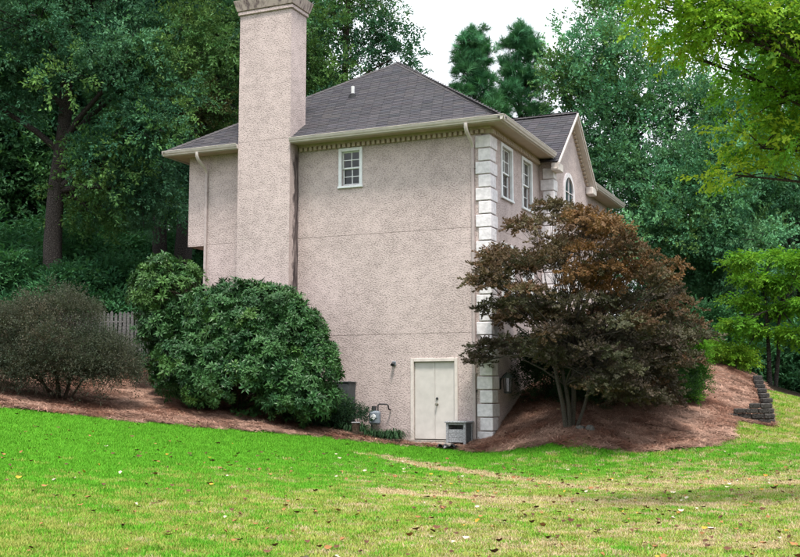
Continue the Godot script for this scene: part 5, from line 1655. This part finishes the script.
func build_retaining_wall() -> void:
	rng.seed = 911
	var base := on_ground(8.75, 28.35)
	var t := thing("retaining_wall", "dark stacked stone retaining wall stepping up beside the lawn hill", "wall", base)
	# a short face towards the lawn, then a return that climbs the slope in steps
	var corner := Vector2(9.62, 28.15)
	var start := Vector2(8.62, 28.55)
	var finish := Vector2(11.0, 33.2)
	var course := 0.135
	var y0 := ground(9.3, 28.1) - 0.12
	var block := func(p: Vector2, q: Vector2, y: float) -> void:
		var dv := (q - p)
		var len := dv.length()
		var mb := MB.new()
		mb.col = Color(1, 1, 1) * rng.randf_range(0.75, 1.3)
		mb.bevel(Vector3(0.004, 0.0, -0.14 + rng.randf_range(-0.02, 0.02)), Vector3(len - 0.006, course - 0.008, 0.12 + rng.randf_range(-0.02, 0.02)), 0.02)
		var o := put(t, "stone", mb.mesh(M.stone), Vector3(p.x, y, -p.y) - base)
		o.rotation.y = atan2(dv.y, dv.x) + rng.randf_range(-0.03, 0.03)
	for c in 5:
		# face
		var L := start.distance_to(corner)
		var s := 0.0 if c % 2 == 0 else -0.14
		var skip: float = 0.42 if c == 4 else (0.18 if c == 3 else 0.0)
		while s < L - 0.02:
			var e := minf(s + rng.randf_range(0.27, 0.34), L)
			if s >= skip - 0.05 and e - maxf(s, 0.0) > 0.08:
				block.call(start.lerp(corner, maxf(s, 0.0) / L), start.lerp(corner, e / L), y0 + c * course)
			s = e
	# return, every course starts where the slope has hidden the ones below
	var R := corner.distance_to(finish)
	var s2 := 0.13
	while s2 < R:
		var e2 := minf(s2 + 0.31, R)
		var p := corner.lerp(finish, s2 / R)
		var q := corner.lerp(finish, e2 / R)
		var g := ground(p.x, p.y)
		var top := g + 0.34 + 0.1 * sin(s2 * 1.3)
		var k := maxi(0, int((g - 0.15 - y0) / course))
		while y0 + (k + 1) * course < top + 0.05:
			block.call(p, q, y0 + k * course)
			k += 1
		s2 = e2

func build_small_stones() -> void:
	rng.seed = 921
	for q in [[588, 26.1, 0.12, "pale grey stone lying right of the maple trunk"], [579, 26.15, 0.10, "small dark stone touching the foot of the maple"], [622, 26.8, 0.07, "little pale stone in the straw under the dark shrub"]]:
		var p := foot(q[0], q[1], 0.0)
		var sm := SphereMesh.new()
		sm.radius = q[2]; sm.height = q[2] * 2.0
		sm.radial_segments = 10; sm.rings = 6
		var arr := sm.get_mesh_arrays()
		var vs: PackedVector3Array = arr[Mesh.ARRAY_VERTEX]
		var f := noise(6.0, rng.randi() % 999, 2)
		for i in vs.size():
			vs[i] = vs[i] * Vector3(1.1, 0.75, 0.9) * (1.0 + 0.45 * f.get_noise_3dv(vs[i]))
		arr[Mesh.ARRAY_VERTEX] = vs
		var am := ArrayMesh.new()
		am.add_surface_from_arrays(Mesh.PRIMITIVE_TRIANGLES, arr)
		am.surface_set_material(0, M.rock)
		var o := put(self, numbered("stone"), am, p + Vector3.UP * (q[2] * 0.45 + 0.02))
		tag(o, q[3], "stone", "")

func build_neighbour() -> void:
	var at := foot(735, 76)
	var t := thing("neighbour_house", "pale neighbouring house glimpsed between the trees beyond the bed", "house", at, -0.25)
	var mb := MB.new()
	wall_panel(mb, -6.0, -0.5, 6.0, 5.4, [[-4.6, 1.0, -3.6, 2.6], [-1.6, 1.0, -0.6, 2.6], [1.6, 1.0, 2.6, 2.6], [4.0, 1.0, 5.0, 2.6], [-4.6, 3.6, -3.6, 5.0], [-1.6, 3.6, -0.6, 5.0], [1.6, 3.6, 2.6, 5.0], [4.0, 3.6, 5.0, 5.0]], [])
	mb.box(Vector3(-6.0, -0.5, -8.0), Vector3(6.0, 5.4, -0.4))
	put(t, "wall", mb.mesh(M.siding))
	mb = MB.new()
	mb.quad(Vector3(-6.4, 5.4, 0.5), Vector3(6.4, 5.4, 0.5), Vector3(6.4, 8.4, -4), Vector3(-6.4, 8.4, -4))
	mb.quad(Vector3(6.4, 5.4, -8.5), Vector3(-6.4, 5.4, -8.5), Vector3(-6.4, 8.4, -4), Vector3(6.4, 8.4, -4))
	mb.tri(Vector3(6.01, 5.4, 0), Vector3(6.01, 5.4, -8), Vector3(6.01, 8.3, -4))
	mb.tri(Vector3(-6.01, 5.4, -8), Vector3(-6.01, 5.4, 0), Vector3(-6.01, 8.3, -4))
	put(t, "roof", mb.mesh(M.far_roof))
	for y in [1.0, 3.6]:
		for x in [-4.6, -1.6, 1.6, 4.0]:
			var w := MB.new()
			w.quad(Vector3(x, y, -0.1), Vector3(x + 1.0, y, -0.1), Vector3(x + 1.0, y + 1.5, -0.1), Vector3(x, y + 1.5, -0.1))
			var o := put(t, "window", w.mesh(M.dark_glass))
			var f := MB.new()
			f.box(Vector3(x - 0.1, y - 0.1, 0.001), Vector3(x, y + 1.6, 0.05)); f.box(Vector3(x + 1.0, y - 0.1, 0.001), Vector3(x + 1.1, y + 1.6, 0.05))
			f.box(Vector3(x + 0.001, y - 0.1, 0.002), Vector3(x + 0.999, y, 0.05)); f.box(Vector3(x + 0.001, y + 1.5, 0.002), Vector3(x + 0.999, y + 1.6, 0.05))
			put(o, "frame", f.mesh(M.white_frame))

# ---------------------------------------------------------------- scene
func _ready() -> void:
	var cam := Camera3D.new()
	cam.name = "camera"
	cam.position = EYE
	cam.rotation = Vector3(PITCH, 0, 0)
	cam.fov = 29.02
	cam.near = 0.1
	cam.far = 2000.0
	add_child(cam)
	cam.current = true
	var sky_mat := ProceduralSkyMaterial.new()
	sky_mat.sky_top_color = Color(0.93, 0.97, 1.0)
	sky_mat.sky_horizon_color = Color(0.725, 0.735, 0.755)
	sky_mat.sky_curve = 0.6
	sky_mat.ground_bottom_color = Color(0.25, 0.27, 0.2)
	sky_mat.ground_horizon_color = Color(0.6, 0.62, 0.6)
	var sky := Sky.new()
	sky.sky_material = sky_mat
	var env := Environment.new()
	env.background_mode = Environment.BG_SKY
	env.sky = sky
	env.background_energy_multiplier = 0.74
	env.tonemap_mode = Environment.TONE_MAPPER_LINEAR
	env.tonemap_exposure = 3.75
	env.sdfgi_enabled = true
	env.ssao_enabled = true
	env.ssil_enabled = true
	var we := WorldEnvironment.new()
	we.name = "daylight"
	we.environment = env
	add_child(we)
	var sun := DirectionalLight3D.new()
	sun.name = "sun"
	sun.light_energy = 0.5
	sun.light_angular_distance = 10.0
	sun.light_color = Color(1.0, 0.975, 0.94)
	sun.shadow_enabled = true
	sun.rotation = Vector3(deg_to_rad(-68), deg_to_rad(8), 0)
	sun.sky_mode = DirectionalLight3D.SKY_MODE_LIGHT_ONLY
	add_child(sun)

	house_inv = house_t.affine_inverse()
	var t0 := Time.get_ticks_msec()
	solve_ground()
	make_materials()
	print("materials ", Time.get_ticks_msec() - t0)
	build_ground()
	print("ground ", Time.get_ticks_msec() - t0)
	build_house()
	build_fence()
	build_retaining_wall()
	build_neighbour()
	print("house ", Time.get_ticks_msec() - t0)
	build_trees()
	build_woods()
	build_near_plants()
	print("plants ", Time.get_ticks_msec() - t0)
	build_fittings()
	build_grass()
	build_straw()
	build_fallen_leaves()
	build_small_stones()
	print("all ", Time.get_ticks_msec() - t0)
